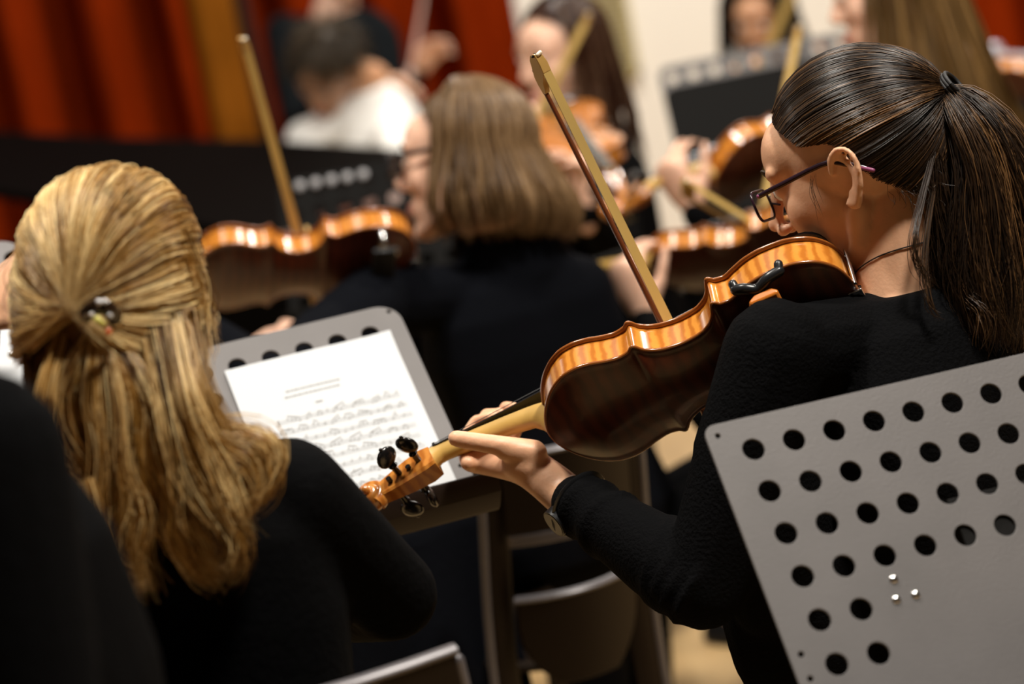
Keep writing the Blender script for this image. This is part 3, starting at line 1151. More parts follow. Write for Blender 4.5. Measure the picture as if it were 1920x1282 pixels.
    MB().box((3 * s, 13 * s, -hz - 0.003), (0.016, 0.018, 0.003)).build('clamp_foot', METAL, cr, bevel=0.001, **kw)
    MB().tube([(-7 * s, 0, 0), (0, 0, 0)], [0.006, 0.004], n=12, round_caps=True).build('end_button', EBONY, root, **kw)
    for sg in (-1, 1):
        fpts = [(205 * s, sg * 0.022 * L / 0.356), (196 * s, sg * 0.028), (180 * s, sg * 0.031), (163 * s, sg * 0.036), (147 * s, sg * 0.042), (138 * s, sg * 0.052), (140 * s, sg * 0.058)]
        pz = []
        for x, y in fpts:
            w = float(v_width(x / s)) * s
            a = max(0.0, 1 - (abs(y / w) / 0.93) ** 2.2)
            pz.append((x, y, hz + 0.015 * a ** 1.1 + 0.0002))
        MB().tube(catmull(pz, 16), [0.0035] + [0.0016] * 14 + [0.0035], n=8, ref=(0, 0, 1), flat=0.15).build('sound_hole', EBONY, root, **kw)
    if shoulder_rest:
        shoulder_rest(root, s, hz, v_width)
    return root


def axes_matrix(u, v, d, xa_, za_):
    """frame of a violin: chin end at a pixel and depth, x and z axes in camera terms"""
    X = nz(cv(*xa_))
    Z = cv(*za_)
    Z = nz(Z - X * (Z @ X))
    Y = np.cross(Z, X)
    m4 = Matrix.Identity(4)
    for i, w in enumerate((X, Y, Z)):
        for j in range(3):
            m4[j][i] = w[j]
    m4.translation = Vector(P(u, v, d))
    return m4


def vpt(m4, x, y, z):
    return np.array(m4 @ Vector((x, y, z)))


def rest_one(root, s, hz, v_width):
    """black foot clamp and a curved orange wooden bar under the back"""
    kw = dict(world=False)
    x = 86 * s
    w = float(v_width(86)) * s
    sr = MB()
    # fork clamp gripping the lower bout's near edge
    sr.tube(catmull([(x + 0.022, w + 0.001, -hz - 0.002), (x + 0.012, w + 0.002, -hz - 0.007), (x, w - 0.004, -hz - 0.009), (x - 0.014, w + 0.002, -hz - 0.007), (x - 0.028, w + 0.001, -hz - 0.002)], 14), 0.0062, n=10, round_caps=True)
    sr.tube(catmull([(x + 0.022, w + 0.001, -hz - 0.002), (x + 0.023, w + 0.004, -hz + 0.005)], 4), 0.0052, n=10, round_caps=True)
    sr.tube(catmull([(x - 0.028, w + 0.001, -hz - 0.002), (x - 0.030, w + 0.004, -hz + 0.005)], 4), 0.0052, n=10, round_caps=True)
    sr.tube([(x, w - 0.010, -hz - 0.010), (x, w - 0.014, -hz - 0.026)], [0.006, 0.005], n=10)
    clampo = sr.build('rest_clamp', PLASTIC_BK, root, **kw)
    rings = []
    for t in np.linspace(0, 1, 12):
        y = w - 0.004 - t * 1.85 * w
        z = -hz - 0.020 - 0.016 * math.sin(t * math.pi) - 0.010 * t
        xo = x - 0.004 + 0.012 * math.sin(t * 3.0)
        hw = 0.017 + 0.012 * math.sin(t * math.pi)
        rings.append([(xo - hw, y, z - 0.002), (xo - hw * 0.6, y, z + 0.005), (xo + hw * 0.6, y, z + 0.005), (xo + hw, y, z - 0.002), (xo + hw * 0.9, y, z - 0.006), (xo - hw * 0.9, y, z - 0.006)])
    MB().rings(rings).build('rest_bar', REST_M, root, bevel=0.002, sharp=40, **kw)


def rest_two(root, s, hz, v_width):
    kw = dict(world=False)
    x = 60 * s
    w = float(v_width(60)) * s
    MB().tube([(x, w - 0.01, -hz), (x, w - 0.01, -hz - 0.02), (x, w - 0.02, -hz - 0.024), (x - 0.02, w - 0.03, -hz - 0.026)], [0.006, 0.006, 0.009, 0.009], n=10).build('rest_clamp', METAL, root, **kw)
    rings = []
    for t in np.linspace(0, 1, 8):
        y = w - 0.012 - t * 1.85 * w
        z = -hz - 0.030 - 0.012 * math.sin(t * math.pi)
        rings.append([(x - 0.018, y, z), (x + 0.018, y, z), (x + 0.018, y, z - 0.008), (x - 0.018, y, z - 0.008)])
    MB().rings(rings).build('rest_bar', PLASTIC_BK, root, bevel=0.002, **kw)


BOW_HAIR = mat('bow_hair', (0.56, 0.37, 0.11), rough=0.45, noise=0.25, noise_scale=8, stretch=(1, 1, 1))
BOW_STICK = mat('pernambuco_stick', (0.13, 0.035, 0.012), rough=0.25, coat=0.4)
BOW_IVORY = mat('bow_tip_plate', (0.75, 0.66, 0.5), rough=0.3)
BOW_HEAD = mat('bow_head_wood', (0.45, 0.27, 0.08), rough=0.3, coat=0.3)


def bow(tip, toward, hair_n, label, length=0.735, width=0.011, stick_side=1.0, group=None, light_stick=False):
    """tip point, direction from tip to frog, normal of the hair ribbon (towards the strings)"""
    D = nz(toward)
    Nn = nz(np.asarray(hair_n) - D * (np.asarray(hair_n) @ D))
    X = np.cross(D, Nn)
    SIDE = X if X @ CR > 0 else -X
    tip = np.asarray(tip, float)
    root = thing('bow', tuple(tip + D * length), label=label, cat='violin bow', group=group)
    stick = BOW_HEAD if light_stick else BOW_STICK
    pts, rad = [], []
    for t in np.linspace(0, 1, 20):
        camber = 0.010 + 0.008 * (1 - math.sin(math.pi * t)) + 0.004 * t
        pts.append(tip + D * (0.012 + t * (length - 0.012)) - Nn * camber)
        rad.append(0.0028 + 0.0014 * t)
    MB().tube(pts, rad, n=10).build('stick', stick, root)
    # ribbon of hair
    h0 = tip + D * 0.018 + Nn * 0.006
    h1 = tip + D * (length - 0.06) + Nn * 0.006
    w0, w1 = width * 0.42, width * 0.55
    rings = []
    for p, w in ((h0, w0), (h0 * 0.5 + h1 * 0.5, (w0 + w1) / 2), (h1, w1)):
        rings.append([p - X * w - Nn * 0.0006, p + X * w - Nn * 0.0006, p + X * w + Nn * 0.0006, p - X * w + Nn * 0.0006])
    MB().rings(rings).build('bow_hair', BOW_HAIR, root, smooth=False)
    # head: leans to one side, its nose drawn to a dark point, a small pale face plate
    rings = []
    for (a, n0, n1, w, o) in ((-0.004, 0.001, 0.0075, 0.0010, -0.0075), (-0.003, -0.003, 0.0085, 0.0030, -0.0040), (0.001, -0.009, 0.0085, 0.0050, -0.0015), (0.010, -0.014, 0.0080, 0.0056, 0.0), (0.020, -0.018, 0.0070, 0.0056, 0.0), (0.030, -0.020, -0.006, 0.0042, 0.0), (0.042, -0.020, -0.013, 0.003, 0.0)):
        c = tip + D * a + SIDE * o
        rings.append([c + X * w + Nn * n1, c - X * w + Nn * n1, c - X * w * 0.8 + Nn * n0, c + X * w * 0.8 + Nn * n0])
    MB().rings(rings).build('bow_head', BOW_HEAD, root, bevel=0.0012, sharp=40)
    MB().cap(tip - D * 0.0015 - SIDE * 0.0025 + Nn * 0.0085, 0.0022, tip - D * 0.0025 + SIDE * 0.0015 + Nn * 0.0085, 0.0024).build('tip_plate', BOW_IVORY, root)
    MB().tube([tip - D * 0.002 - SIDE * 0.0040 + Nn * 0.006, tip - D * 0.0015 - SIDE * 0.0095 + Nn * 0.006], [0.0030, 0.0008], n=8).build('tip_point', EBONY, root)
    f = tip + D * (length - 0.045) + Nn * -0.001
    MB().box(f, (0.012, 0.05, 0.020), R=np.stack([X, D, Nn], 1)).build('frog', EBONY, root, bevel=0.002)
    MB().tube([tip + D * length - Nn * 0.014, tip + D * (length + 0.014) - Nn * 0.014], [0.0045, 0.004], n=10).build('screw_button', METAL, root)
    return root

# ================================================================== PEOPLE
Zw = np.array([0, 0, 1.0])


def head_frame(f, u):
    f = nz(f)
    u = np.asarray(u, float)
    u = nz(u - f * (u @ f))
    r = np.cross(f, u)
    return np.stack([r, f, u], 1)      # right, forward, up


def head_prims(mb, c, R, s=1.0):
    def q(x, y, z):
        return c + R @ (np.array([x, y, z]) * s)

    def b(p, r, nu=20, nv=14):
        mb.ball(q(*p), np.array(r) * s, R=R, nu=nu, nv=nv)

    def k(p, r0, p1, r1):
        mb.cap(q(*p), r0 * s, q(*p1), r1 * s)
    b((0, -0.015, 0.035), (0.076, 0.097, 0.088), 28, 20)
    b((0, 0.030, -0.010), (0.064, 0.062, 0.080), 24, 18)
    b((0, 0.050, 0.045), (0.058, 0.045, 0.050))
    b((0, 0.045, -0.062), (0.047, 0.045, 0.045))
    b((0, 0.076, -0.098), (0.020, 0.016, 0.015))
    for sx in (-1, 1):
        k((sx * 0.050, 0.000, -0.035), 0.016, (sx * 0.044, 0.016, -0.070), 0.014)
        k((sx * 0.044, 0.016, -0.070), 0.014, (sx * 0.016, 0.074, -0.100), 0.013)
        b((sx * 0.037, 0.059, -0.016), (0.024, 0.022, 0.028))
        b((sx * 0.011, 0.102, -0.024), (0.0075, 0.010, 0.007), 12, 8)
        k((sx * 0.010, 0.086, 0.036), 0.010, (sx * 0.044, 0.074, 0.036), 0.011)
        # eyelids
        b((sx * 0.031, 0.074, 0.017), (0.017, 0.0135, 0.012), 14, 10)
        # ear
        e = np.array([sx * 0.074, -0.010, -0.004])
        arc = [(0.004, 0.012, 0.012), (0.008, 0.006, 0.027), (0.011, -0.006, 0.034), (0.014, -0.018, 0.028), (0.015, -0.022, 0.012), (0.013, -0.017, -0.006), (0.009, -0.008, -0.020), (0.005, 0.000, -0.029), (0.003, 0.006, -0.024)]
        pts = [q(e[0] + sx * a, e[1] + y, e[2] + z) for a, y, z in arc]
        mb.tube(catmull(pts, 24), np.concatenate([np.full(14, 0.0040), np.linspace(0.0040, 0.0062, 10)]) * s, n=8, round_caps=True)
        inner = [(0.004, -0.001, 0.022), (0.008, -0.009, 0.018), (0.010, -0.012, 0.004), (0.006, -0.006, -0.010), (0.004, 0.002, -0.014)]
        mb.tube(catmull([q(e[0] + sx * a, e[1] + y, e[2] + z) for a, y, z in inner], 12), 0.0034 * s, n=8, round_caps=True)
        mb.tube(catmull([q(e[0] + sx * a, e[1] + y, e[2] + z) for a, y, z in ((0.003, 0.006, 0.028), (0.008, -0.010, 0.022), (0.009, -0.012, 0.0), (0.004, -0.002, -0.020))], 8), 0.0052 * s, n=8, round_caps=True, flat=0.5)
    k((0, 0.088, 0.036), 0.0085, (0, 0.108, -0.006), 0.0078)
    b((0, 0.112, -0.014), (0.0105, 0.0105, 0.0095), 14, 10)
    k((-0.018, 0.083, -0.0555), 0.0050, (0, 0.0935, -0.0530), 0.0062)
    k((0.018, 0.083, -0.0555), 0.0050, (0, 0.0935, -0.0530), 0.0062)
    k((-0.015, 0.084, -0.0640), 0.0055, (0.015, 0.084, -0.0640), 0.0055)
    b((0, 0.0885, -0.0650), (0.012, 0.006, 0.006), 12, 8)


def hand_prims(mb, w, d, n, side, curl=0.5, s=1.0, spread=0.12):
    """generic hand: wrist w, direction d, palm normal n, side +1 left hand / -1 right hand"""
    d = nz(d)
    n = nz(np.asarray(n) - d * (np.asarray(n) @ d))
    l = np.cross(n, d) * side          # towards the thumb
    w = np.asarray(w, float)
    k0 = w + d * 0.085 * s
    mb.tube([w - d * 0.02, w + d * 0.02, w + d * 0.055 * s, k0], [0.024, 0.030 * s, 0.038 * s, 0.036 * s], n=14, ref=n, flat=[0.75, 0.55, 0.40, 0.36], round_caps=True)
    lens = ((0.043, 0.026, 0.022), (0.047, 0.029, 0.023), (0.044, 0.027, 0.022), (0.034, 0.021, 0.019))
    tips = []
    for i in range(4):
        off = (1.5 - i) * 0.0195 * s
        p = k0 + l * off - d * (0.006 * abs(i - 1))
        dirn = nz(d + l * (1.5 - i) * spread)
        ang = 0.15
        for j, ln in enumerate(lens[i]):
            ang += curl * (0.75, 0.95, 0.7)[j]
            q_ = p + (dirn * math.cos(ang) + n * math.sin(ang)) * ln * s
            mb.cap(p, (0.0088, 0.0080, 0.0073)[j] * s, q_, (0.0080, 0.0073, 0.0062)[j] * s)
            p = q_
        tips.append(p)
    p = w + d * 0.025 * s + l * 0.022 * s
    for j, (ln, a) in enumerate(((0.040, 0.75), (0.032, 0.45), (0.026, 0.3))):
        q_ = p + nz(d * math.cos(a) + l * math.sin(a) + n * (0.35 + 0.3 * curl)) * ln * s
        mb.cap(p, (0.013, 0.0105, 0.0095)[j] * s, q_, (0.0105, 0.0095, 0.0078)[j] * s)
        p = q_
    return tips


def torso(mb, pelvis, neck, shl, shr, g=0.0, face=None, k=1.0):
    ac_top = nz(shl - shr)
    up = nz(neck - pelvis)
    fr = np.asarray(face, float)
    left = np.cross(Zw, fr)
    rings = []
    mid_sh = 0.5 * (shl + shr)
    for t, hw, dp, bl, fo in ((-0.10, 0.15, 0.11, 0, 0.0), (0.02, 0.172, 0.118, 0, 0.0), (0.25, 0.150, 0.108, 0.1, 0.01), (0.45, 0.148, 0.108, 0.4, 0.015), (0.65, 0.158, 0.112, 0.8, 0.012), (0.80, 0.150, 0.100, 1, 0.0), (0.90, 0.118, 0.080, 1, -0.005), (0.97, 0.075, 0.060, 1, -0.002)):
        c = pelvis + (neck - pelvis) * t + fr * fo
        a = nz(left * (1 - bl) + ac_top * bl)
        a = nz(a - up * (a @ up))
        b = np.cross(up, a)
        an = np.arange(28) * 2 * math.pi / 28
        ca, sa = np.cos(an), np.sin(an)
        e = 0.75
        rings.append(c + np.outer(np.sign(ca) * np.abs(ca) ** e * (hw * k + g), a) + np.outer(np.sign(sa) * np.abs(sa) ** e * (dp * k + g), b))
    mb.rings(rings)
    for sh in (shl, shr):
        mb.cap(neck - up * 0.055 + (sh - neck) * 0.15, 0.045 * k + g, sh - up * 0.005, 0.050 * k + g)


def person(label, head_c, f, u, neck, shl, shr, pelvis, face, arm_l=None, arm_r=None, hand_l=None, hand_r=None, hs=1.0, skin=SKIN,
           top_m=BLACK_CLOTH, leg_m=TROUSER, knee_z=0.53, vox=0.006, cvox=0.007, k=1.0, seated=True, skin_extra=None, cuff=0.0, standing_h=None, name='person', cat='person', collar=None, sleeve_extra=None):
    """joints in world space -> root, with a continuous body, top, trousers, shoes"""
    face = nz(np.array([face[0], face[1], 0.0]))
    left = np.cross(Zw, face)
    pelvis = np.asarray(pelvis, float)
    root = thing(name, (pelvis[0], pelvis[1], 0), label=label, cat=cat)
    R = head_frame(f, u)
    body = MB()
    top = MB()
    leg = MB()
    head_prims(body, head_c, R, hs)
    skull = head_c + R @ np.array([0, -0.030, -0.045]) * hs
    body.tube(catmull([neck - nz(skull - neck) * 0.05, neck, 0.5 * (neck + skull) + R @ np.array([0, -0.004, 0]), skull], 8), np.linspace(0.064, 0.050, 8) * k, n=20, round_caps=True)
    torso(body, pelvis, neck, shl, shr, -0.012, face, k)
    torso(top, pelvis, neck, shl, shr, 0.004, face, k)
    for side, sh, arm, hand in ((1, shl, arm_l, hand_l), (-1, shr, arm_r, hand_r)):
        if arm is None:
            continue
        el, wr = np.asarray(arm[0], float), np.asarray(arm[1], float)
        for m_, g, stop in ((body, 0.0, 1.0), (top, 0.0075, 1.0 - cuff)):
            w2 = el + (wr - el) * stop
            m_.tube(catmull([sh, sh * 0.5 + el * 0.5, el], 6), np.array([0.052, 0.050, 0.047, 0.044, 0.041, 0.039]) * k + g, n=16, round_caps=True)
            m_.tube([el, el * 0.65 + w2 * 0.35, el * 0.2 + w2 * 0.8, w2], np.array([0.039, 0.039, 0.029, 0.0255]) * k + g, n=16, round_caps=True)
        if hand is not None:
            if callable(hand):
                hand(body, wr, el)
            else:
                hand_prims(body, wr, hand[0], hand[1], side, curl=hand[2], s=hand[3] if len(hand) > 3 else 1.0)
    shoes = []
    for side in (1, -1):
        hip = pelvis + left * side * 0.09
        if seated:
            knee = hip + face * 0.40 + left * side * 0.07
            knee[2] = min(knee_z, pelvis[2] + 0.02)
            ank = knee + face * 0.02 + left * side * 0.01
        else:
            knee = hip + face * 0.02
            knee[2] = 0.5 * pelvis[2] + 0.02
            ank = hip.copy()
        ank[2] = 0.09
        for m_, g in ((body, -0.004), (leg, 0.010)):
            m_.tube([hip, hip * 0.5 + knee * 0.5, knee], np.array([0.085, 0.075, 0.058]) * k + g, n=16, round_caps=True)
            m_.tube([knee, knee * 0.65 + ank * 0.35, ank], np.array([0.056, 0.052, 0.036]) * k + g + (0.012 if m_ is leg else 0), n=16, round_caps=True)
        body.cap(ank + [0, 0, -0.03], 0.034, ank + face * 0.12 + [0, 0, -0.055], 0.026)
        shoes.append((ank, side))
    leg.ball(pelvis, (0.165 * k, 0.125 * k, 0.11), R=np.stack([left, face, Zw], 1))
    if skin_extra:
        skin_extra(body)
    if sleeve_extra:
        sleeve_extra(top)
    bo = obj_from_mesh('body', fuse(body, vox, 8 if vox < 0.004 else 4, 0.30 if vox < 0.006 else 0.5), skin, root)
    obj_from_mesh('top', fuse(top, cvox, 4, 0.6), top_m, root)
    obj_from_mesh('trousers', fuse(leg, 0.016, 3), leg_m, root)
    for ank, side in shoes:
        mb = MB()
        c0 = np.array([ank[0], ank[1], 0])
        rings = []
        for t, hw, h in ((-0.06, 0.024, 0.055), (-0.045, 0.034, 0.075), (0.0, 0.036, 0.085), (0.06, 0.042, 0.065), (0.12, 0.044, 0.050), (0.17, 0.034, 0.04), (0.19, 0.015, 0.03)):
            c = c0 + face * t
            rings.append([c - left * hw, c - left * hw * 0.9 + Zw * h * 0.6, c - left * hw * 0.4 + Zw * h, c + left * hw * 0.4 + Zw * h, c + left * hw * 0.9 + Zw * h * 0.6, c + left * hw])
        mb.rings(rings)
        mb.build('shoe', SHOE, root, bevel=0.004)
    # eyes and lips
    for sx in (-1, 1):
        e = head_c + R @ (np.array([sx * 0.031, 0.0765, 0.016]) * hs)
        eo = MB().ball(e, 0.0123 * hs, nu=14, nv=10).build('eye', EYE_W, root)
        MB().ball(e + R[:, 1] * 0.0085 * hs - R[:, 2] * 0.002, (0.0052, 0.0045, 0.0052), R=R, nu=12, nv=8).build('iris', EYE_I, eo)
        # eyebrow
        br = [head_c + R @ (np.array([sx * x, y, z]) * hs) for x, y, z in ((0.014, 0.0945, 0.039), (0.030, 0.0915, 0.045), (0.048, 0.0795, 0.040))]
        MB().tube(catmull(br, 8), np.linspace(0.0032, 0.0014, 8) * hs, n=6, flat=0.6).build('eyebrow', BROW_M, root)
    mb = MB()
    for z, r_ in ((-0.0555, 0.0042), (-0.0635, 0.0048)):
        mb.tube(catmull([head_c + R @ (np.array([x, y, z]) * hs) for x, y in ((-0.020, 0.0860), (0, 0.0965), (0.020, 0.0860))], 8), np.array([0.3, 0.8, 1, 1.05, 1.05, 1, 0.8, 0.3]) * r_ * hs, n=8)
    mb.build('lips', LIP, root)
    return root, R


from mathutils.bvhtree import BVHTree


def skin_hit(root, u, v, lift=0.001):
    """where a pixel's ray meets a person's body"""
    if root.name not in _BVH:
        me = [c for c in root.children if c.name.startswith('body')][0].data
        co = np.empty(len(me.vertices) * 3)
        me.vertices.foreach_get('co', co)
        _BVH[root.name] = BVHTree.FromPolygons([Vector(x) for x in co.reshape(-1, 3)], [tuple(q.vertices) for q in me.polygons])
    d = nz(FWD + CR * (u - 960) / FPX + CU * (641 - v) / FPX)
    loc, nrm, i, dist = _BVH[root.name].ray_cast(Vector(CAM), Vector(d))
    return None if loc is None else np.array(loc) + np.array(nrm) * lift


_BVH = {}
BROW_M = mat('brow_hair', (0.03, 0.016, 0.008), rough=0.6)


# ---- hair ---------------------------------------------------------
HL_F = [-1, -0.8, -0.5, -0.22, -0.02, 0.10, 0.40, 0.62, 0.80, 1.0]
HL_U = [-0.66, -0.64, -0.56, -0.34, -0.02, 0.08, 0.17, 0.50, 0.88, 1.2]


def ell(D, rad):
    """hair ellipsoid, stretched down over the nape"""
    V = D * rad
    V[..., 2] = np.where(D[..., 2] < 0, V[..., 2] * 1.5, V[..., 2])
    return V


def hairline_ok(d, drop=0.0):
    """d unit directions (right, forward, up) -> inside the hair region"""
    h = np.interp(d[:, 1], HL_F, HL_U)
    return d[:, 2] > h - drop


HC = np.array([0, -0.015, 0.035])


def cap_mesh(name, c, R, rad, shade=0.1, drop=0.0, hs=1.0, ok=hairline_ok):
    nu, nv = 64, 40
    th = np.linspace(0.001, math.pi - 0.001, nv)
    ph = np.arange(nu) * 2 * math.pi / nu
    D = np.stack([np.outer(np.sin(th), np.cos(ph)), np.outer(np.sin(th), np.sin(ph)), np.outer(np.cos(th), np.ones(nu))], -1).reshape(-1, 3)
    V = c + ((ell(D, rad * 0.985) + HC) * hs) @ R.T
    okv = ok(D, drop - 0.04)
    fs = []
    for i in range(nv - 1):
        for j in range(nu):
            q = (i * nu + j, i * nu + (j + 1) % nu, (i + 1) * nu + (j + 1) % nu, (i + 1) * nu + j)
            if all(okv[a] for a in q):
                fs.append(q)
    me = bpy.data.meshes.new(name)
    me.from_pydata(V.tolist(), [], fs)
    at = me.attributes.new('shade', 'FLOAT', 'POINT')
    at.data.foreach_set('value', np.full(len(V), shade, np.float32))
    bm = bmesh.new()
    bm.from_mesh(me)
    bmesh.ops.delete(bm, geom=[v for v in bm.verts if not v.link_faces], context='VERTS')
    bmesh.ops.recalc_face_normals(bm, faces=bm.faces)
    bm.to_mesh(me)
    bm.free()
    return me


def smooth_noise(t, r, n=4):
    """random smooth function of t in [-1,1] per strand: t (K,), returns (K,)"""
    return np.interp(t, np.linspace(0, 1, n), r.uniform(-1, 1, n))


def swept(c, R, rad, roots, tie, n_pts, r, lift=0.02, layer=0.004, hs=1.0, clump=60, shade_c=0.45, shade_w=0.35, bundle=0.010, wav=0.0):
    """strands lying on the head from root directions to one tied point (world)"""
    N = len(roots)
    tl = (R.T @ (np.asarray(tie) - c)) / hs - HC
    if tl[2] < 0:
        tl = tl * np.array([1, 1, 1 / 1.5])
    tb = tl / rad
    tr = np.linalg.norm(tb)
    tb = tb / tr
    a = roots / np.linalg.norm(roots, axis=1, keepdims=True)
    om = np.arccos(np.clip(a @ tb, -0.9999, 0.9999))[:, None]
    t = np.linspace(0, 1, n_pts)[None, :]
    wa = np.sin((1 - t) * om) / np.sin(om)
    wb = np.sin(t * om) / np.sin(om)
    D = wa[:, :, None] * a[:, None, :] + wb[:, :, None] * tb
    # clumps share a lift
    seeds = a[r.integers(0, N, clump)]
    cl = np.argmax(a @ seeds.T + r.normal(0, 0.0015, (N, clump)), axis=1)     # neighbours clump together
    cl_l = r.uniform(-1, 1, clump)
    cl_s = r.uniform(-1, 1, clump)
    lay = (r.uniform(0, 1, N) ** 1.2)
    prof = np.sin(np.clip(t, 0, 1) ** 0.8 * math.pi)
    radial = 1 + 0.02 + (lift * prof) + (layer * (0.35 + 0.65 * prof) * (lay[:, None] + 0.6 * cl_l[cl][:, None])) / 0.09
    end = (tr - radial[:, -1:]) * t ** 3
    radial = radial + end
    Pl = ell(D * radial[:, :, None], rad) + HC
    if wav:
        ph = r.uniform(0, 6.28, clump)[cl][:, None]
        Pl = Pl + wav * np.stack([np.sin(9 * t + ph), np.cos(7 * t + ph * 1.3), np.sin(8 * t + 2 * ph)], -1) * prof[:, :, None]
    Wd = c + (Pl * hs) @ R.T
    # bundle radius at the tie
    off = r.normal(0, 1, (N, 3))
    off /= np.linalg.norm(off, axis=1, keepdims=True)
    Wd = Wd + off[:, None, :] * (bundle * r.uniform(0, 1, N)[:, None, None] * (t ** 2)[:, :, None])
    shade = np.clip(shade_c + shade_w * (0.6 * cl_s[cl] + 0.5 * r.uniform(-1, 1, N)), 0, 1)
    return Wd, shade


def lock(pts, n, r, n_pts=20, w=(0.008, 0.02, 0.012), curl=0.004, depth_k=0.6, shade_c=0.5, shade_w=0.3, frizz=0.0015, clump=8, sprd=0.12):
    """a lock of hair along world points"""
    base = catmull(pts, n_pts)
    T = np.gradient(base, axis=0)
    T /= np.linalg.norm(T, axis=1, keepdims=True)
    view = nz(base.mean(0) - CAM)
    A = np.cross(T, view)
    A /= np.maximum(np.linalg.norm(A, axis=1, keepdims=True), 1e-9)
    B = np.cross(T, A)
    t = np.linspace(0, 1, n_pts)
    wp = np.interp(t, np.linspace(0, 1, len(w)), w)
    ang = r.uniform(0, 2 * math.pi, n)
    rr = np.sqrt(r.uniform(0, 1, n))
    cl = r.integers(0, clump, n)
    cph = r.uniform(0, 6.28, clump)
    cof = r.uniform(-1, 1, (clump, 2))
    cs = r.uniform(-1, 1, clump)
    oa = 0.55 * rr * np.cos(ang) + 0.6 * cof[cl][:, 0]
    ob = 0.55 * rr * np.sin(ang) + 0.6 * cof[cl][:, 1]
    S = base[None] + (oa[:, None] * wp)[:, :, None] * A[None] + (ob[:, None] * wp * depth_k)[:, :, None] * B[None]
    ph = cph[cl][:, None]
    S = S + curl * (t ** 1.2)[None, :, None] * (np.sin(7.5 * t[None] + ph)[:, :, None] * A[None] + np.cos(6.5 * t[None] + ph * 1.7)[:, :, None] * B[None] * 0.7)
    if frizz:
        kn = r.normal(0, 1, (n, 5, 3))
        x = np.linspace(0, 1, 5)
        for d_ in range(3):
            f_ = np.stack([np.interp(t, x, kn[i, :, d_]) for i in range(n)])
            S[:, :, d_] += frizz * f_ * (0.2 + t[None] * 1.3)
    # vary length
    S = S.copy()
    cut = r.uniform(1 - sprd, 1.0, n)
    for i in range(n):
        if cut[i] < 0.995:
            tt = t * cut[i]
            for d_ in range(3):
                S[i, :, d_] = np.interp(tt, t, S[i, :, d_])
    shade = np.clip(shade_c + shade_w * (0.7 * cs[cl] + 0.4 * r.uniform(-1, 1, n)), 0, 1)
    return S, shade


def fall(c, R, rad, n, r, phi=(40, 320), th0=(2, 60), drop=0.10, flare=0.03, curl_in=0.02, n_pts=20, hs=1.0, clump=50, shade_c=0.5, shade_w=0.35, wave=0.003, th1=95, part=(0, 0.03)):
    """hair falling from the crown down around the head, then hanging"""
    ph = np.radians(r.uniform(phi[0], phi[1], n))          # 0 = forward, 90 = right side
    ts = np.radians(r.uniform(th0[0], th0[1], n))
    te = np.radians(th1)
    nh = n_pts // 2
    cl = r.integers(0, clump, n)
    order = np.argsort(ph)
    cl[order] = (np.arange(n) * clump // n)
    cph = r.uniform(0, 6.28, clump)[cl]
    cs = r.uniform(-1, 1, clump)[cl]
    lay = r.uniform(0, 1, n)
    out = np.empty((n, n_pts, 3))
    down_l = R.T @ np.array([0, 0, -1.0])
    for i in range(n):
        th = np.linspace(ts[i], te, nh)
        d = np.stack([np.sin(th) * math.sin(ph[i]), np.sin(th) * math.cos(ph[i]), np.cos(th)], -1)
        k = 1.03 + 0.07 * lay[i] + 0.02 * cs[i]
        head = d * rad * k + HC
        last = head[-1]
        radial = np.array([math.sin(ph[i]), math.cos(ph[i]), 0])
        t = np.linspace(0, 1, n_pts - nh + 1)[1:]
        ln = drop * (1 + 0.08 * cs[i] + 0.10 * (lay[i] - 0.5))
        hang = last + np.outer(t, down_l) * ln + np.outer(flare * t ** 1.1 - (curl_in + 0.6 * flare) * np.clip(t - 0.55, 0, 1) ** 2 * 4, radial)
        p = np.vstack([head, hang])
        tt = np.linspace(0, 1, n_pts)
        p += wave * np.stack([np.sin(8 * tt + cph[i]), np.cos(7 * tt + cph[i]), 0 * tt], -1) * tt[:, None]
        out[i] = p
    out += r.normal(0, 0.0006, (n, 1, 3))
    Wd = c + (out * hs) @ R.T
    shade = np.clip(shade_c + shade_w * (0.7 * cs + 0.4 * r.uniform(-1, 1, n)), 0, 1)
    return Wd, shade


def short_hair(c, R, rad, n, r, length=0.035, hs=1.0, n_pts=7, shade_c=0.4):
    d = r.normal(0, 1, (n * 3, 3))
    d /= np.linalg.norm(d, axis=1, keepdims=True)
    d = d[hairline_ok(d)][:n]
    crown = nz(np.array([0.1, -0.45, 0.9]))
    tang = d - crown * (d @ crown)[:, None]
    tang -= d * np.sum(tang * d, 1)[:, None]
    tang /= np.maximum(np.linalg.norm(tang, axis=1, keepdims=True), 1e-6)
    tang += r.normal(0, 0.35, d.shape)
    t = np.linspace(0, 1, n_pts)
    ln = length * r.uniform(0.6, 1.2, len(d))
    S = (d * rad)[:, None, :] + (tang * ln[:, None])[:, None, :] * t[None, :, None] + d[:, None, :] * (0.012 * np.sin(t * 2.2))[None, :, None] * r.uniform(0.5, 1.3, len(d))[:, None, None]
    S = S + HC
    return c + (S * hs) @ R.T, np.clip(shade_c + r.uniform(-0.35, 0.35, len(d)), 0, 1)


def hair_object(name, parts, m, parent, rad_m, caps=(), label=None):
    meshes = list(caps)
    for (S, sh), rd in zip(parts, rad_m if isinstance(rad_m, (list, tuple)) else [rad_m] * len(parts)):
        meshes.append(strands_mesh('tmp_strands', S, rd, sh))
    me = join_meshes(name, meshes)
    o = obj_from_mesh(name, me, m, parent)
    tag(o, label, kind='stuff')
    return o


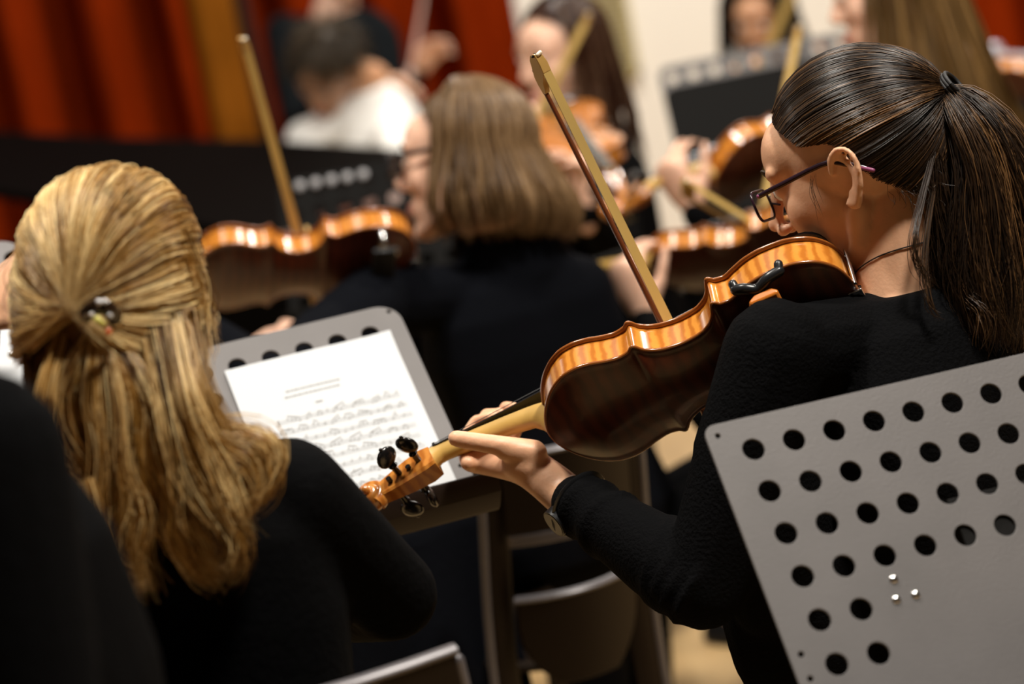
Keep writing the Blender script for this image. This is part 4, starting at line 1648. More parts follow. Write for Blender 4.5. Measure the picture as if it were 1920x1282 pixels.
# ---- eyeglasses ----------------------------------------------------
def eyeglasses(label, c, R, m, hs=1.0, lens_w=0.026, lens_h=0.017, tip_m=None, r=0.0016):
    def q(x, y, z):
        return c + R @ (np.array([x, y, z]) * hs)
    root = thing('eyeglasses', tuple(q(0, 0.108, 0.02)), label=label, cat='eyeglasses')
    yl, zl = 0.106, 0.010
    for sx in (-1, 1):
        pts = rounded_rect(-lens_w, -lens_h, lens_w, lens_h, 0.011)
        ring = [q(sx * 0.034 + x, yl - 0.10 * abs(sx * 0.034 + x) ** 1.0 * 0.25, zl + z) for x, z in pts]
        ring.append(ring[0])
        rim = MB().tube(ring, r, n=8).build('rim', m, root)
        MB().add(ring[:-1], [tuple(range(len(ring) - 1))]).add([p - R[:, 1] * 0.0012 for p in ring[:-1]], [tuple(range(len(ring) - 1))[::-1]]).build('lens', GLASS, rim, smooth=False)
        hinge = q(sx * 0.0635, yl - 0.012, zl + 0.010)
        tp = [hinge, q(sx * 0.0715, 0.060, zl + 0.011), q(sx * 0.0785, 0.005, zl + 0.012), q(sx * 0.0815, -0.018, zl + 0.002), q(sx * 0.0800, -0.036, zl - 0.012)]
        te = MB().tube(catmull(tp, 16), r * 1.15, n=8, flat=1.6, ref=R[:, 2], round_caps=True).build('temple', m, root)
        MB().ball(hinge, 0.0026 * hs).build('hinge', tip_m or m, te)
        MB().tube([q(sx * 0.0805, -0.030, zl - 0.007), q(sx * 0.0798, -0.042, zl - 0.016)], r * 1.5, n=8, round_caps=True).build('temple_tip', tip_m or m, te)
        MB().tube([q(sx * 0.0085, yl, zl + 0.0), q(sx * 0.0085, yl - 0.010, zl - 0.006)], 0.0012, n=6, round_caps=True).build('nose_pad', m, rim)
    MB().tube(catmull([q(-0.009, yl - 0.001, zl + 0.004), q(0, yl + 0.001, zl + 0.007), q(0.009, yl - 0.001, zl + 0.004)], 6), r, n=8).build('bridge', m, root)
    return root

# ================================================================== INSTRUMENTS
V1L, V1H = 0.3783, 0.0222
V1 = axes_matrix(1613, 541, 2.62, (-0.888, -0.394, -0.238), (-0.088, 0.654, -0.751))
violin(V1, V1L, V1H, 'amber viola with a black clamped shoulder rest, held by the young woman with the ponytail', shoulder_rest=rest_one, warp=dict(cl=135.3, cu=229.7, kl=0.815, ku=0.85, kc=0.865))
V2L, V2H = 0.357, 0.0195
V2 = axes_matrix(773.5, 482, 3.85, (-0.977, -0.064, 0.203), (-0.172, 0.803, -0.571))
violin(V2, V2L, V2H, 'orange violin held level under the chin of the woman with the bob and glasses', shoulder_rest=rest_two)
V3 = axes_matrix(1597, 425, 3.95, (-0.883, -0.172, -0.437), (0.028, 0.910, -0.414))
violin(V3, 0.356, 0.0185, 'golden violin right behind the bow of the ponytailed player, its player hidden', warp=dict(step=3))
V4 = axes_matrix(1620, 217, 4.5, (-0.838, -0.331, 0.433), (-0.531, 0.678, -0.509))
violin(V4, 0.356, 0.0185, 'dark-backed violin with a bright glint, raised in front of the black music stand', warp=dict(step=3))
V5 = axes_matrix(1020, 215, 5.05, (0.25, -0.35, 0.90), (-0.15, 0.90, 0.40))
violin(V5, 0.356, 0.0185, 'blurred orange violin at the chin of the woman with long dark hair', warp=dict(step=3))
V6 = axes_matrix(1432, 150, 6.35, (0.70, -0.05, 0.70), (-0.1, 0.95, 0.25))
violin(V6, 0.356, 0.0185, 'blurred small violin held by the far dark-haired girl by the white wall', warp=dict(step=3))
V7 = axes_matrix(1985, 190, 5.6, (-0.75, 0.30, -0.55), (0.2, 0.8, -0.5))
violin(V7, 0.356, 0.0185, 'orange violin cut by the right edge below the microphone stand', warp=dict(step=3))
s1 = V1L / 356
c1 = vpt(V1, 188 * s1, 0, V1H + 0.045)
d1 = (c1 - CAM) @ FWD
tip1 = P(1006, 106, d1 - 0.05)
cc1 = P(1284, 676, d1)
bow(tip1, cc1 - tip1, cv(0.42, 0.12, 0.9), 'violin bow of the ponytailed player, its tip high in the centre of the picture', width=0.0125)
s2 = V2L / 356
c2 = vpt(V2, 188 * s2, 0, V2H + 0.045)
d2 = (c2 - CAM) @ FWD
tip2 = P(456, 72, d2 - 0.20)
cc2 = P(561, 455, d2)
bow(tip2, cc2 - tip2, cv(0.25, 0.1, 0.95), 'violin bow rising before the red curtain from the orange violin', width=0.0145, light_stick=True)
tip3 = P(1283, 345, 3.85)
bow(tip3, P(1405, 420, 3.95) - tip3, cv(0.3, 0.6, 0.7), 'short visible bow lying across the golden violin', width=0.016, light_stick=True)
tip4 = P(1496, 55, 4.45)
bow(tip4, P(1470, 190, 4.4) - tip4, cv(0.2, 0.2, 0.9), 'thin orange bow tip beside the forehead of the ponytailed player', width=0.014, light_stick=True)
tip5 = P(1106, 28, 4.9)
bow(tip5, P(1000, 236, 4.95) - tip5, cv(-0.2, 0.1, 0.95), 'blurred bow slanting across the face of the woman with long dark hair', width=0.020, light_stick=True)
tip6 = P(1500, -45, 6.0)
bow(tip6, P(1420, 140, 6.1) - tip6, cv(-0.2, 0.1, 0.95), 'blurred bow slanting before the face of the far dark-haired girl', width=0.026, light_stick=True)

# ================================================================== THE PLAYERS
# ---- young woman with the ponytail (in focus)
gf, gu = cv(-0.80, -0.36, -0.46), cv(-0.44, 0.88, -0.05)
gR = head_frame(gf, gu)
GC = P(1585, 331, 2.575) - gR @ np.array([-0.082, -0.012, 0.0])
gneck = P(1700, 508, 2.64)
gface = np.array([-0.72, 0.70, 0])
gpel = np.array([gneck[0] + 0.03, gneck[1] - 0.03, 0.55])
gshl, gshr = P(1458, 662, 2.55), P(1888, 592, 2.78)


def girl_hand(mb, wr, el):
    def pk(u, v, d):
        return P(u, v, d + 0.083)
    # palm
    mb.tube(catmull([pk(1062, 930, 2.625), pk(1022, 897, 2.635), pk(985, 874, 2.650), pk(935, 862, 2.672), pk(892, 856, 2.690)], 10), np.linspace(0.026, 0.021, 10), n=16, ref=cv(0.2, 0.3, 0.9), flat=np.linspace(0.85, 0.75, 10), round_caps=True)
    mb.ball(pk(985, 872, 2.640), (0.030, 0.022, 0.022), R=np.stack([cv(-0.95, 0.2, -0.2), cv(0.2, 0.95, 0), cv(0, 0, 1)], 1))
    mb.cap(pk(1000, 850, 2.632), 0.0165, pk(948, 842, 2.628), 0.0135)
    # thumb along the near side of the neck
    mb.cap(pk(985, 846, 2.632), 0.0150, pk(936, 835, 2.625), 0.0118)
    mb.cap(pk(936, 835, 2.625), 0.0118, pk(885, 827, 2.628), 0.0105)
    mb.cap(pk(885, 827, 2.628), 0.0108, pk(855, 822, 2.630), 0.0098)
    # fingers, rising behind the neck and bending over the fingerboard
    F_ = [[(878, 868, 2.668), (866, 832, 2.716), (893, 790, 2.722), (917, 782, 2.704)],
          [(900, 872, 2.690), (893, 822, 2.736), (912, 778, 2.732), (938, 774, 2.710)],
          [(928, 874, 2.705), (926, 820, 2.745), (948, 764, 2.738), (968, 764, 2.712)],
          [(955, 872, 2.712), (958, 828, 2.745), (976, 792, 2.735), (994, 776, 2.712)]]
    for f_, r_ in zip(F_, (1.0, 1.03, 1.0, 0.88)):
        p = [pk(*q) for q in f_]
        for a in range(3):
            mb.cap(p[a], (0.0098, 0.0088, 0.0080)[a] * r_, p[a + 1], (0.0088, 0.0080, 0.0066)[a] * r_)


def girl_sleeve(mb):
    mb.ball(P(1430, 960, 2.60), (0.075, 0.06, 0.15))
    mb.ball(P(1520, 1140, 2.66), (0.10, 0.07, 0.16))
    mb.ball(P(1585, 1260, 2.68), (0.10, 0.07, 0.14))
    # folds of the knitted sleeve
    el, wr = P(1318, 1100, 2.56), P(1072, 934, 2.70)
    ax = nz(wr - el)
    a1 = nz(np.cross(ax, cv(0.2, 0.4, 0.9)))
    a2 = np.cross(ax, a1)
    for t, tl, ph in ((0.93, 0.10, 0.2), (0.86, -0.22, 1.0), (0.78, 0.25, 2.1), (0.68, -0.18, 0.6), (0.30, 0.45, 1.2), (0.22, 0.5, 0.8), (0.13, 0.55, 0.5), (0.05, 0.6, 0.7)):
        c = el + (wr - el) * t
        rr = np.interp(t, [0, 0.35, 0.8, 1], [0.0475, 0.0465, 0.0365, 0.033])
        ring = [c + (a1 * math.cos(a) + a2 * math.sin(a)) * rr + ax * tl * rr * math.sin(a + ph) for a in np.linspace(0, 2 * math.pi, 25)]
        mb.tube(ring, 0.0042, n=8)


frog1 = tip1 + nz(cc1 - tip1) * 0.70
girl, gR = person('young woman with a dark ponytail and glasses in a black sweater, playing in focus', GC, gf, gu, gneck, gshl, gshr, gpel, gface,
                  arm_l=(P(1318, 1100, 2.56), P(1072, 934, 2.70)), hand_l=girl_hand,
                  arm_r=(P(1760, 1000, 2.98), frog1 + cv(0.05, -0.02, -0.08)), hand_r=(nz(frog1 - P(1760, 1000, 2.98)), cv(-0.3, -0.6, 0.5), 0.6),
                  skin=SKIN, top_m=BLACK_KNIT, vox=0.0028, cvox=0.0050, cuff=0.06, k=1.0, sleeve_extra=girl_sleeve)
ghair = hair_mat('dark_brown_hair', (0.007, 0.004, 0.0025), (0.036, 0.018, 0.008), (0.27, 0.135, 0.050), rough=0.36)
r_ = np.random.default_rng(21)
GRAD = np.array([0.0800, 0.1015, 0.0925])
gtie = GC + gR @ np.array([0.002, -0.127, 0.042])
# roots along the hairline, both sides
ff = np.concatenate([r_.uniform(-0.80, 0.62, 2600), r_.uniform(0.55, 0.66, 700)])
sg = np.where(r_.random(len(ff)) < 0.72, -1, 1)
hl = np.interp(ff, HL_F, HL_U) + r_.uniform(-0.02, 0.05, len(ff))
sx = np.sqrt(np.clip(1 - ff ** 2 - hl ** 2, 0, 1)) * sg
roots = np.stack([sx, ff, hl], 1)
x2 = r_.uniform(-0.50, 0.50, 900)
f2 = np.sqrt(np.clip(1 - 0.68 ** 2 - x2 ** 2, 0.01, 1)) * 0.98
roots = np.vstack([roots, np.stack([x2, f2, np.full(900, 0.68) + r_.uniform(-0.02, 0.06, 900)], 1)])
g_parts = [swept(GC, gR, GRAD, roots, gtie, 14, r_, lift=0.03, layer=0.0030, clump=260, shade_c=0.40, shade_w=0.60, bundle=0.007)]
GT = ((gtie - CAM) @ FWD)


def gl(pts, n, dd=0.0, **k_):
    ps = []
    m_ = len(pts)
    for i, (u, v) in enumerate(pts):
        ps.append(P(u, v, GT - 0.005 - 0.03 * min(1, i / 2) + dd))
    ps[0] = gtie + (ps[0] - gtie) * 0.3
    return lock(ps, n, r_, **k_)


G_K = dict(n_pts=16, curl=0.008, clump=30, frizz=0.0055)
g_parts += [  # right-hand locks toned lighter as if lit, inner ones darker
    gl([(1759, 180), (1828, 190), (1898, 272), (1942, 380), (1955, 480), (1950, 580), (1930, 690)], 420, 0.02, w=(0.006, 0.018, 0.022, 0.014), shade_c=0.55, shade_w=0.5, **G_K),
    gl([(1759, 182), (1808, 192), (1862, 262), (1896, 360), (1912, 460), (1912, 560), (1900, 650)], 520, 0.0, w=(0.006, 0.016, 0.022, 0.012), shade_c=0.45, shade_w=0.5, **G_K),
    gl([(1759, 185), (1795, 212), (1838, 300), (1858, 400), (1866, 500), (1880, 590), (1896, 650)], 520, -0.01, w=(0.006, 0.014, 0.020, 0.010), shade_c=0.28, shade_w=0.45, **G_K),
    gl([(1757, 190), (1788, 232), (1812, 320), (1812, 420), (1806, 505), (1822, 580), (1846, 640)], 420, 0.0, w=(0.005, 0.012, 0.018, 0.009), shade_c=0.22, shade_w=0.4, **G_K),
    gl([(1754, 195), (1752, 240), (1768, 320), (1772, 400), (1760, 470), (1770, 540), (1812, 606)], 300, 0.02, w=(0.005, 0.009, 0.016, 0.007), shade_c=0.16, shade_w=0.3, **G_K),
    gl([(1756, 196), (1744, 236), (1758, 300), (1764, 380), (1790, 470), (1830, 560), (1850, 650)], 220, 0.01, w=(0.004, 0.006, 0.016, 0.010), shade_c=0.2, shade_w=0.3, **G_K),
    gl([(1745, 320), (1722, 395), (1712, 455), (1722, 505), (1762, 545)], 26, -0.035, w=(0.003, 0.006, 0.004), shade_c=0.3, n_pts=16, curl=0.002, clump=5, frizz=0.002),
    gl([(1760, 420), (1735, 480), (1742, 560), (1772, 600)], 18, -0.035, w=(0.003, 0.006, 0.005), shade_c=0.4, n_pts=16, curl=0.003, clump=5, frizz=0.002),
    gl([(1790, 440), (1800, 520), (1846, 590), (1850, 660)], 30, -0.02, w=(0.006, 0.010, 0.006), shade_c=0.5, n_pts=16, curl=0.004, clump=6, frizz=0.003),
]
# nape wisps and side wisps by the ear
wis = []
for i in range(70):
    a = r_.uniform(0, 1)
    p0 = GC + gR @ (np.array([-0.055 + 0.012 * a, -0.045 - 0.045 * a, -0.030 - 0.020 * a]) + r_.normal(0, 0.006, 3))
    out_ = nz(p0 - (GC + gR @ np.array([0, -0.03, -0.03])))
    p1 = p0 + out_ * 0.006 + gR @ (np.array([0, -0.004, -0.012]) * r_.uniform(0.4, 1.4)) + r_.normal(0, 0.004, 3)
    p2 = p1 + gR @ (np.array([0, 0.002, -0.010]) * r_.uniform(0.2, 1.3)) + r_.normal(0, 0.005, 3)
    wis.append(catmull([p0, p1, p2], 16))
for i in range(8):
    p0 = GC + gR @ (np.array([-0.0745, 0.022, 0.012]) + r_.normal(0, 0.005, 3))
    p1 = p0 + gR @ (np.array([-0.002, 0.004, -0.016]) + r_.normal(0, 0.003, 3))
    p2 = p1 + gR @ (np.array([0.001, 0.002, -0.02]) + r_.normal(0, 0.004, 3))
    wis.append(catmull([p0, p1, p2], 16))
g_parts.append((np.array(wis), r_.uniform(0.1, 0.5, len(wis))))
for i in range(len(g_parts)):
    if g_parts[i][0].shape[1] != 16 and i > 0:
        raise ValueError('strand length')
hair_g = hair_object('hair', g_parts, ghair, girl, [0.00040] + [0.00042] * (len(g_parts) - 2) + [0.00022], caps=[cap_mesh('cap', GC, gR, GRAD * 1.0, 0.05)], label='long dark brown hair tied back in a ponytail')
# elastic hair tie
axis_t = nz(gtie - GC)
for k_ in range(3):
    ring = []
    t1 = nz(np.cross(axis_t, gR[:, 2]))
    t2 = np.cross(axis_t, t1)
    for a in np.linspace(0, 2 * math.pi, 17):
        ring.append(gtie + axis_t * (0.007 + (k_ - 1) * 0.0036) + (t1 * math.cos(a) + t2 * math.sin(a)) * 0.0150)
    MB().tube(ring, 0.0026, n=8).build('hair_tie', mat('hair_tie_black', (0.006, 0.005, 0.005), rough=0.6), girl)
# black cord necklace
nk = [skin_hit(girl, u, v, 0.0012) for u, v in ((1601, 516), (1612, 504), (1628, 492), (1648, 481), (1668, 473), (1690, 466), (1712, 460), (1730, 455))]
nk = [q for q in nk if q is not None]
MB().tube(catmull(nk, 20), 0.0008, n=6).build('necklace_cord', PLASTIC_BK, girl, label='thin black cord necklace')
# wristwatch
wc = P(1066, 955, 2.685)
wa = nz(P(1072, 934, 2.70) - P(1318, 1100, 2.56))
t1 = nz(np.cross(wa, cv(0, 0.3, 1)))
t2 = np.cross(wa, t1)
wr_c = P(1086, 944, 2.692)
ring = [wr_c + (t1 * math.cos(a) * 0.0315 + t2 * math.sin(a) * 0.0305) for a in np.linspace(0, 2 * math.pi, 33)]
wat = MB().tube(ring, 0.0095, n=10, ref=wa, flat=0.28).build('watch_strap', PLASTIC_BK, girl)
wd = nz(cv(-0.75, -0.55, 0.35) - wa * (cv(-0.75, -0.55, 0.35) @ wa))
MB().tube([wr_c + wd * 0.028, wr_c + wd * 0.039], [0.0175, 0.0165], n=24).build('watch_case', mat('watch_black', (0.006, 0.006, 0.0065), rough=0.4, spec=0.2), wat)
MB().tube([wr_c + wd * 0.039, wr_c + wd * 0.0395], [0.0145, 0.0145], n=24).build('watch_face', mat('watch_glass', (0.006, 0.006, 0.007), rough=0.3, spec=0.2), wat)
FRAME_P = mat('dark_plum_frame', (0.020, 0.008, 0.014), rough=0.25)
TIP_P = mat('plum_hinge', (0.22, 0.05, 0.12), rough=0.3)
eyeglasses('dark plum rimmed eyeglasses worn by the ponytailed player', GC, gR, FRAME_P, tip_m=TIP_P)

# ---- blonde woman
bf, bu = cv(0.03, -0.30, -0.95), cv(0.06, 0.95, -0.30)
BC = P(207, 604, 2.30)
bneck = P(262, 812, 2.335)
bface = np.array([-0.05, 1.0, 0])
bpel = np.array([bneck[0] - 0.01, bneck[1] - 0.06, 0.54])
blonde, bR = person('blonde woman in black with half-up hair, seen from behind at the left', BC, bf, bu, bneck, P(70, 950, 2.33), P(535, 935, 2.34), bpel, bface,
                    arm_l=(P(-110, 850, 2.55), P(-52, 612, 2.86)), hand_l=(cv(0.55, 0.6, 0.0), cv(0.3, -0.5, -0.6), 0.5),
                    arm_r=(P(735, 1115, 2.47), P(560, 1130, 2.72)), hand_r=(cv(-0.8, 0.3, -0.3), cv(0, -1, 0), 0.6),
                    skin=SKIN, top_m=BLACK_CLOTH, vox=0.0050, cvox=0.007, k=1.04)
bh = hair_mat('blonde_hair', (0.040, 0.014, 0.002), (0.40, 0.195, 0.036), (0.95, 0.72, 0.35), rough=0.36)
r_ = np.random.default_rng(5)
BRAD = np.array([0.0790, 0.103, 0.0960])
bclip = BC + bR @ np.array([-0.008, -0.118, -0.026])
al = r_.uniform(-2.55, 2.55, 4200)      # around the face axis, 0 = top
tilt = np.radians(r_.uniform(52, 74, len(al)))
roots = np.stack([np.sin(tilt) * np.sin(al), np.cos(tilt), np.sin(tilt) * np.cos(al)], 1)
roots = roots[hairline_ok(roots, 0.25) | (np.abs(al) < 1.9)]
b_parts = [swept(BC, bR, BRAD, roots, bclip, 15, r_, lift=0.075, layer=0.006, clump=90, shade_c=0.68, shade_w=0.60, bundle=0.010, wav=0.0016)]  # top layer toned lighter to carry the crown highlights
BD = (bclip - CAM) @ FWD


def bl(pts, n, dd=0.0, ramp=0.03, **k_):
    ps = []
    for i, (u, v) in enumerate(pts):
        flat_d = BD - 0.008 + dd + ramp * i / (len(pts) - 1)
        lat = min(0.97, abs(u - 207) / 190.0)
        under = 2.30 - 0.112 * math.sqrt(1 - lat * lat) + 0.014      # just inside the clipped-back layer
        k = min(1.0, max(0.0, (v - 590) / 150.0)) if v > 560 else 0.0
        ps.append(P(u, v, max(flat_d, under) * (1 - k) + flat_d * k))
    kk = dict(n_pts=17, curl=0.010, clump=16, frizz=0.0040, shade_w=0.6)
    kk.update(k_)
    return lock(ps, n, r_, **kk)


b_parts += [
    # under layer, its self-shade put into a darker brown strand tone
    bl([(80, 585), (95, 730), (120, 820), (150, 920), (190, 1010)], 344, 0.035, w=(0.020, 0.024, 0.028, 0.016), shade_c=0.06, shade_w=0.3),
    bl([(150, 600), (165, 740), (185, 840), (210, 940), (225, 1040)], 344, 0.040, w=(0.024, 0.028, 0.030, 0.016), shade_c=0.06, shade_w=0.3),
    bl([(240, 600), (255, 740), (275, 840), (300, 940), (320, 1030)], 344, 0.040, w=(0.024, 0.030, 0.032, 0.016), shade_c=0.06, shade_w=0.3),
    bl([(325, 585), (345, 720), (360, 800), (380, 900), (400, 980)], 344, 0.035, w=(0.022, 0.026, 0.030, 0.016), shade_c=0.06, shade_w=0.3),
    # tail under the clip
    bl([(183, 600), (160, 660), (128, 740), (135, 830), (170, 905), (215, 950)], 270, 0.0, w=(0.006, 0.012, 0.018, 0.008), shade_c=0.55),
    bl([(185, 602), (180, 680), (178, 770), (200, 860), (205, 960), (232, 1080), (215, 1108)], 270, -0.006, w=(0.006, 0.012, 0.016, 0.008), shade_c=0.50),
    bl([(190, 602), (215, 680), (238, 770), (240, 870), (262, 960), (250, 1040), (292, 1112)], 270, -0.008, w=(0.006, 0.012, 0.015, 0.007), shade_c=0.48),
    bl([(194, 600), (240, 670), (285, 750), (300, 840), (330, 910), (338, 980), (390, 1060), (430, 1080)], 262, 0.0, w=(0.006, 0.013, 0.018, 0.009), shade_c=0.52),
    bl([(195, 598), (262, 650), (320, 730), (340, 820), (372, 900), (395, 960)], 213, 0.012, w=(0.006, 0.014, 0.018, 0.008), shade_c=0.45),
    # curls that swing out over the right shoulder
    bl([(330, 585), (360, 730), (395, 805), (455, 812), (508, 838), (500, 890), (455, 935), (438, 958)], 122, 0.012, w=(0.010, 0.016, 0.016, 0.010), shade_c=0.66, curl=0.006),
    bl([(345, 580), (380, 730), (420, 822), (470, 850), (492, 900), (470, 950), (440, 965)], 106, 0.006, w=(0.010, 0.016, 0.016, 0.010), shade_c=0.60, curl=0.008),
    bl([(315, 590), (350, 750), (385, 830), (420, 900), (432, 965), (462, 1015)], 180, -0.004, w=(0.010, 0.013, 0.010, 0.005), shade_c=0.72, curl=0.006),
    bl([(295, 600), (332, 780), (365, 880), (400, 950), (440, 1010), (442, 1060), (405, 1080)], 122, -0.006, w=(0.010, 0.016, 0.016, 0.010), shade_c=0.55),
    bl([(275, 605), (308, 790), (330, 900), (350, 985), (375, 1050)], 164, -0.006, w=(0.010, 0.013, 0.010, 0.005), shade_c=0.50),
    # left strands
    bl([(70, 585), (95, 668), (100, 760), (92, 830), (130, 900), (158, 985)], 196, 0.012, w=(0.006, 0.010, 0.012, 0.006), shade_c=0.42),
    bl([(125, 610), (92, 735), (98, 830), (140, 880), (180, 930), (195, 1000), (160, 1015)], 180, 0.0, w=(0.008, 0.012, 0.012, 0.005), shade_c=0.50),
    bl([(160, 900), (190, 1000), (210, 1060), (232, 1100), (262, 1112)], 114, -0.01, w=(0.006, 0.012, 0.006), shade_c=0.55),
    # loose wisps beside the head
    bl([(352, 430), (378, 520), (396, 590), (408, 650)], 21, 0.02, ramp=0.0, w=(0.010, 0.007, 0.003), shade_c=0.55, curl=0.003),
    bl([(345, 470), (372, 560), (384, 640), (388, 700)], 32, 0.03, ramp=0.0, w=(0.012, 0.010, 0.005), shade_c=0.40, curl=0.003),
    bl([(60, 420), (32, 490), (22, 550), (42, 640)], 24, 0.06, ramp=0.0, w=(0.006, 0.008, 0.004), shade_c=0.6, curl=0.003),
]
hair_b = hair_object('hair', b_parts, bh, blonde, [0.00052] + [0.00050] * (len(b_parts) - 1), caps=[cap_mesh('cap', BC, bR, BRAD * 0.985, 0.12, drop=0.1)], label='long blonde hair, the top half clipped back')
# jewelled hair clip
CLIP_M = mat('clip_dark_shell', (0.02, 0.010, 0.005), rough=0.15, coat=0.6)
clipo = MB().tube(catmull([P(160, 590, BD - 0.016), P(172, 578, BD - 0.024), P(190, 574, BD - 0.027), P(207, 582, BD - 0.024), P(216, 598, BD - 0.016)], 10), 0.0055, n=10, flat=1.4, round_caps=True).build('hair_clip', CLIP_M, blonde, label='dark hair clip set with small stones')
for (u, v, c_, r0) in ((186, 566, (0.7, 0.7, 0.72), 0.0030), (197, 565, (0.8, 0.8, 0.82), 0.0026), (183, 600, (0.65, 0.60, 0.15), 0.0040), (192, 606, (0.55, 0.5, 0.1), 0.0032), (203, 622, (0.6, 0.12, 0.03), 0.0034), (172, 590, (0.6, 0.55, 0.5), 0.0024), (206, 592, (0.6, 0.6, 0.6), 0.0024)):
    MB().ball(P(u, v, BD - 0.031), r0, nu=8, nv=6).build('stone', mat('stone_%02d%02d%02d' % tuple(int(x * 99) for x in c_), c_, rough=0.1, coat=1.0), clipo)
ear_l = BC + bR @ np.array([-0.081, -0.012, -0.036])
MB().ball(ear_l + cv(-0.006, -0.004, 0.004), 0.0035).build('earring', METAL, blonde, label='small silver ball earring')

# ---- woman with the brown bob and glasses
wf, wu = cv(-0.93, -0.10, -0.34), cv(-0.06, 0.99, -0.06)
WC = P(868, 312, 3.90)
wneck = P(945, 470, 3.93)
wpel = np.array([wneck[0] + 0.02, wneck[1] - 0.02, 0.53])
woman, wR = person('woman with a light brown bob and dark glasses, in black, seen from behind', WC, wf, wu, wneck, P(712, 565, 3.82), P(1082, 548, 3.95), wpel, (-0.35, 0.94),
                   arm_l=(P(500, 720, 3.55), P(225, 545, 3.73)), hand_l=(cv(-0.6, 0.5, -0.1), cv(0.3, 0.6, -0.5), 0.7),
                   arm_r=(P(880, 780, 4.2), P(640, 668, 4.08)), hand_r=(cv(-0.9, 0.5, 0.0), cv(-0.2, -0.9, 0.2), 0.55),
                   skin=SKIN_B, top_m=NAVY_CLOTH, vox=0.005, cvox=0.007, k=1.06, sleeve_extra=lambda mb: mb.tube([wneck - nz(WC - wneck) * 0.05, wneck + nz(WC - wneck) * 0.055], [0.10, 0.068], n=20))
wh = hair_mat('light_brown_hair', (0.030, 0.014, 0.005), (0.13, 0.070, 0.028), (0.34, 0.21, 0.105), rough=0.34)
r_ = np.random.default_rng(31)
WRAD = np.array([0.086, 0.106, 0.100])
w_parts = [fall(WC, wR, WRAD, 2600, r_, phi=(74, 286), th0=(2, 50), drop=0.150, flare=0.075, curl_in=0.020, n_pts=14, clump=320, shade_c=0.46, shade_w=0.5, wave=0.007),
           fall(WC, wR, WRAD * 0.97, 700, r_, phi=(84, 276), th0=(40, 85), drop=0.145, flare=0.04, curl_in=0.02, n_pts=14, clump=60, shade_c=0.3, shade_w=0.4, wave=0.008)]
hair_object('hair', w_parts, wh, woman, 0.0007, caps=[cap_mesh('cap', WC, wR, WRAD, 0.25)], label='light brown chin-length bob')
eyeglasses('dark framed eyeglasses worn by the woman with the bob', WC, wR, PLASTIC_BK, r=0.0022, lens_h=0.019)


# ---- players further back: generic helper
def back_player(label, hc, f, u, neck, shl, shr, face, hair_m, skin=SKIN_B, top_m=BLACK_CLOTH, drop=0.28, flare=0.03, phi=(62, 298), rad_k=1.0, seed=1, n=900, pel=None, **k_):
    pel = pel if pel is not None else np.array([neck[0], neck[1], 0.53])
    root, R = person(label, hc, f, u, neck, shl, shr, pel, face, skin=skin, top_m=top_m, vox=0.007, cvox=0.010, **k_)
    if drop:
        r = np.random.default_rng(seed)
        rad = np.array([0.084, 0.104, 0.098]) * rad_k
        hair_object('hair', [fall(hc, R, rad, n, r, phi=phi, th0=(2, 60), drop=drop, flare=flare, curl_in=0.0 if flare < 0.05 else -0.06, n_pts=12, clump=90, wave=0.010)], hair_m, root, 0.0013, caps=[cap_mesh('cap', hc, R, rad, 0.3)])
    return root, R


dark_red_hair = hair_mat('dark_red_brown_hair', (0.012, 0.004, 0.002), (0.030, 0.010, 0.005), (0.16, 0.09, 0.05), rough=0.32)
black_hair = hair_mat('black_hair', (0.006, 0.004, 0.003), (0.010, 0.007, 0.005), (0.03, 0.02, 0.014), rough=0.4)
olive_hair = hair_mat('olive_brown_hair', (0.030, 0.014, 0.004), (0.11, 0.058, 0.016), (0.34, 0.20, 0.075), rough=0.4)
brown_hair = hair_mat('short_brown_hair', (0.012, 0.007, 0.003), (0.045, 0.027, 0.011), (0.14, 0.09, 0.04), rough=0.45)

p5 = P(1052, 112, 5.2)
back_player('blurred woman with long dark red-brown hair playing before the wall vent', p5, cv(-0.74, -0.30, 0.58), cv(-0.16, 0.95, 0.22), P(1085, 235, 5.25), P(1135, 290, 5.08), P(1000, 290, 5.35), (-0.55, -0.80), dark_red_hair, drop=0.26, seed=2,
            arm_l=(P(1165, 470, 4.95), P(1098, 400, 4.72)), hand_l=(cv(-0.1, 0.85, 0.1), cv(-0.5, 0.3, 0.3), 0.7),
            arm_r=(P(1010, 420, 5.05), P(1045, 290, 4.95)), hand_r=(cv(-0.55, 0.75, 0), cv(0.2, -0.3, -0.9), 0.6))
p6 = P(1422, 48, 6.5)
back_player('blurred girl with long black hair facing us behind the black music stand', p6, cv(-0.30, -0.34, 0.88), cv(-0.15, 0.93, 0.34), P(1428, 150, 6.55), P(1530, 200, 6.5), P(1345, 215, 6.55), (-0.3, -0.95), black_hair, skin=SKIN_D, drop=0.26, flare=0.045, phi=(42, 318), rad_k=1.13, hs=0.92, seed=3,
            arm_l=(P(1560, 290, 6.3), P(1560, 180, 6.0)), hand_l=(cv(0.1, 0.9, 0.3), cv(-0.6, 0.2, 0.3), 0.6),
            arm_r=(P(1340, 300, 6.3), P(1400, 200, 6.1)), hand_r=(cv(0.2, 0.9, 0), cv(0.2, -0.3, -0.9), 0.6))
p9 = P(1668, -8, 4.5)
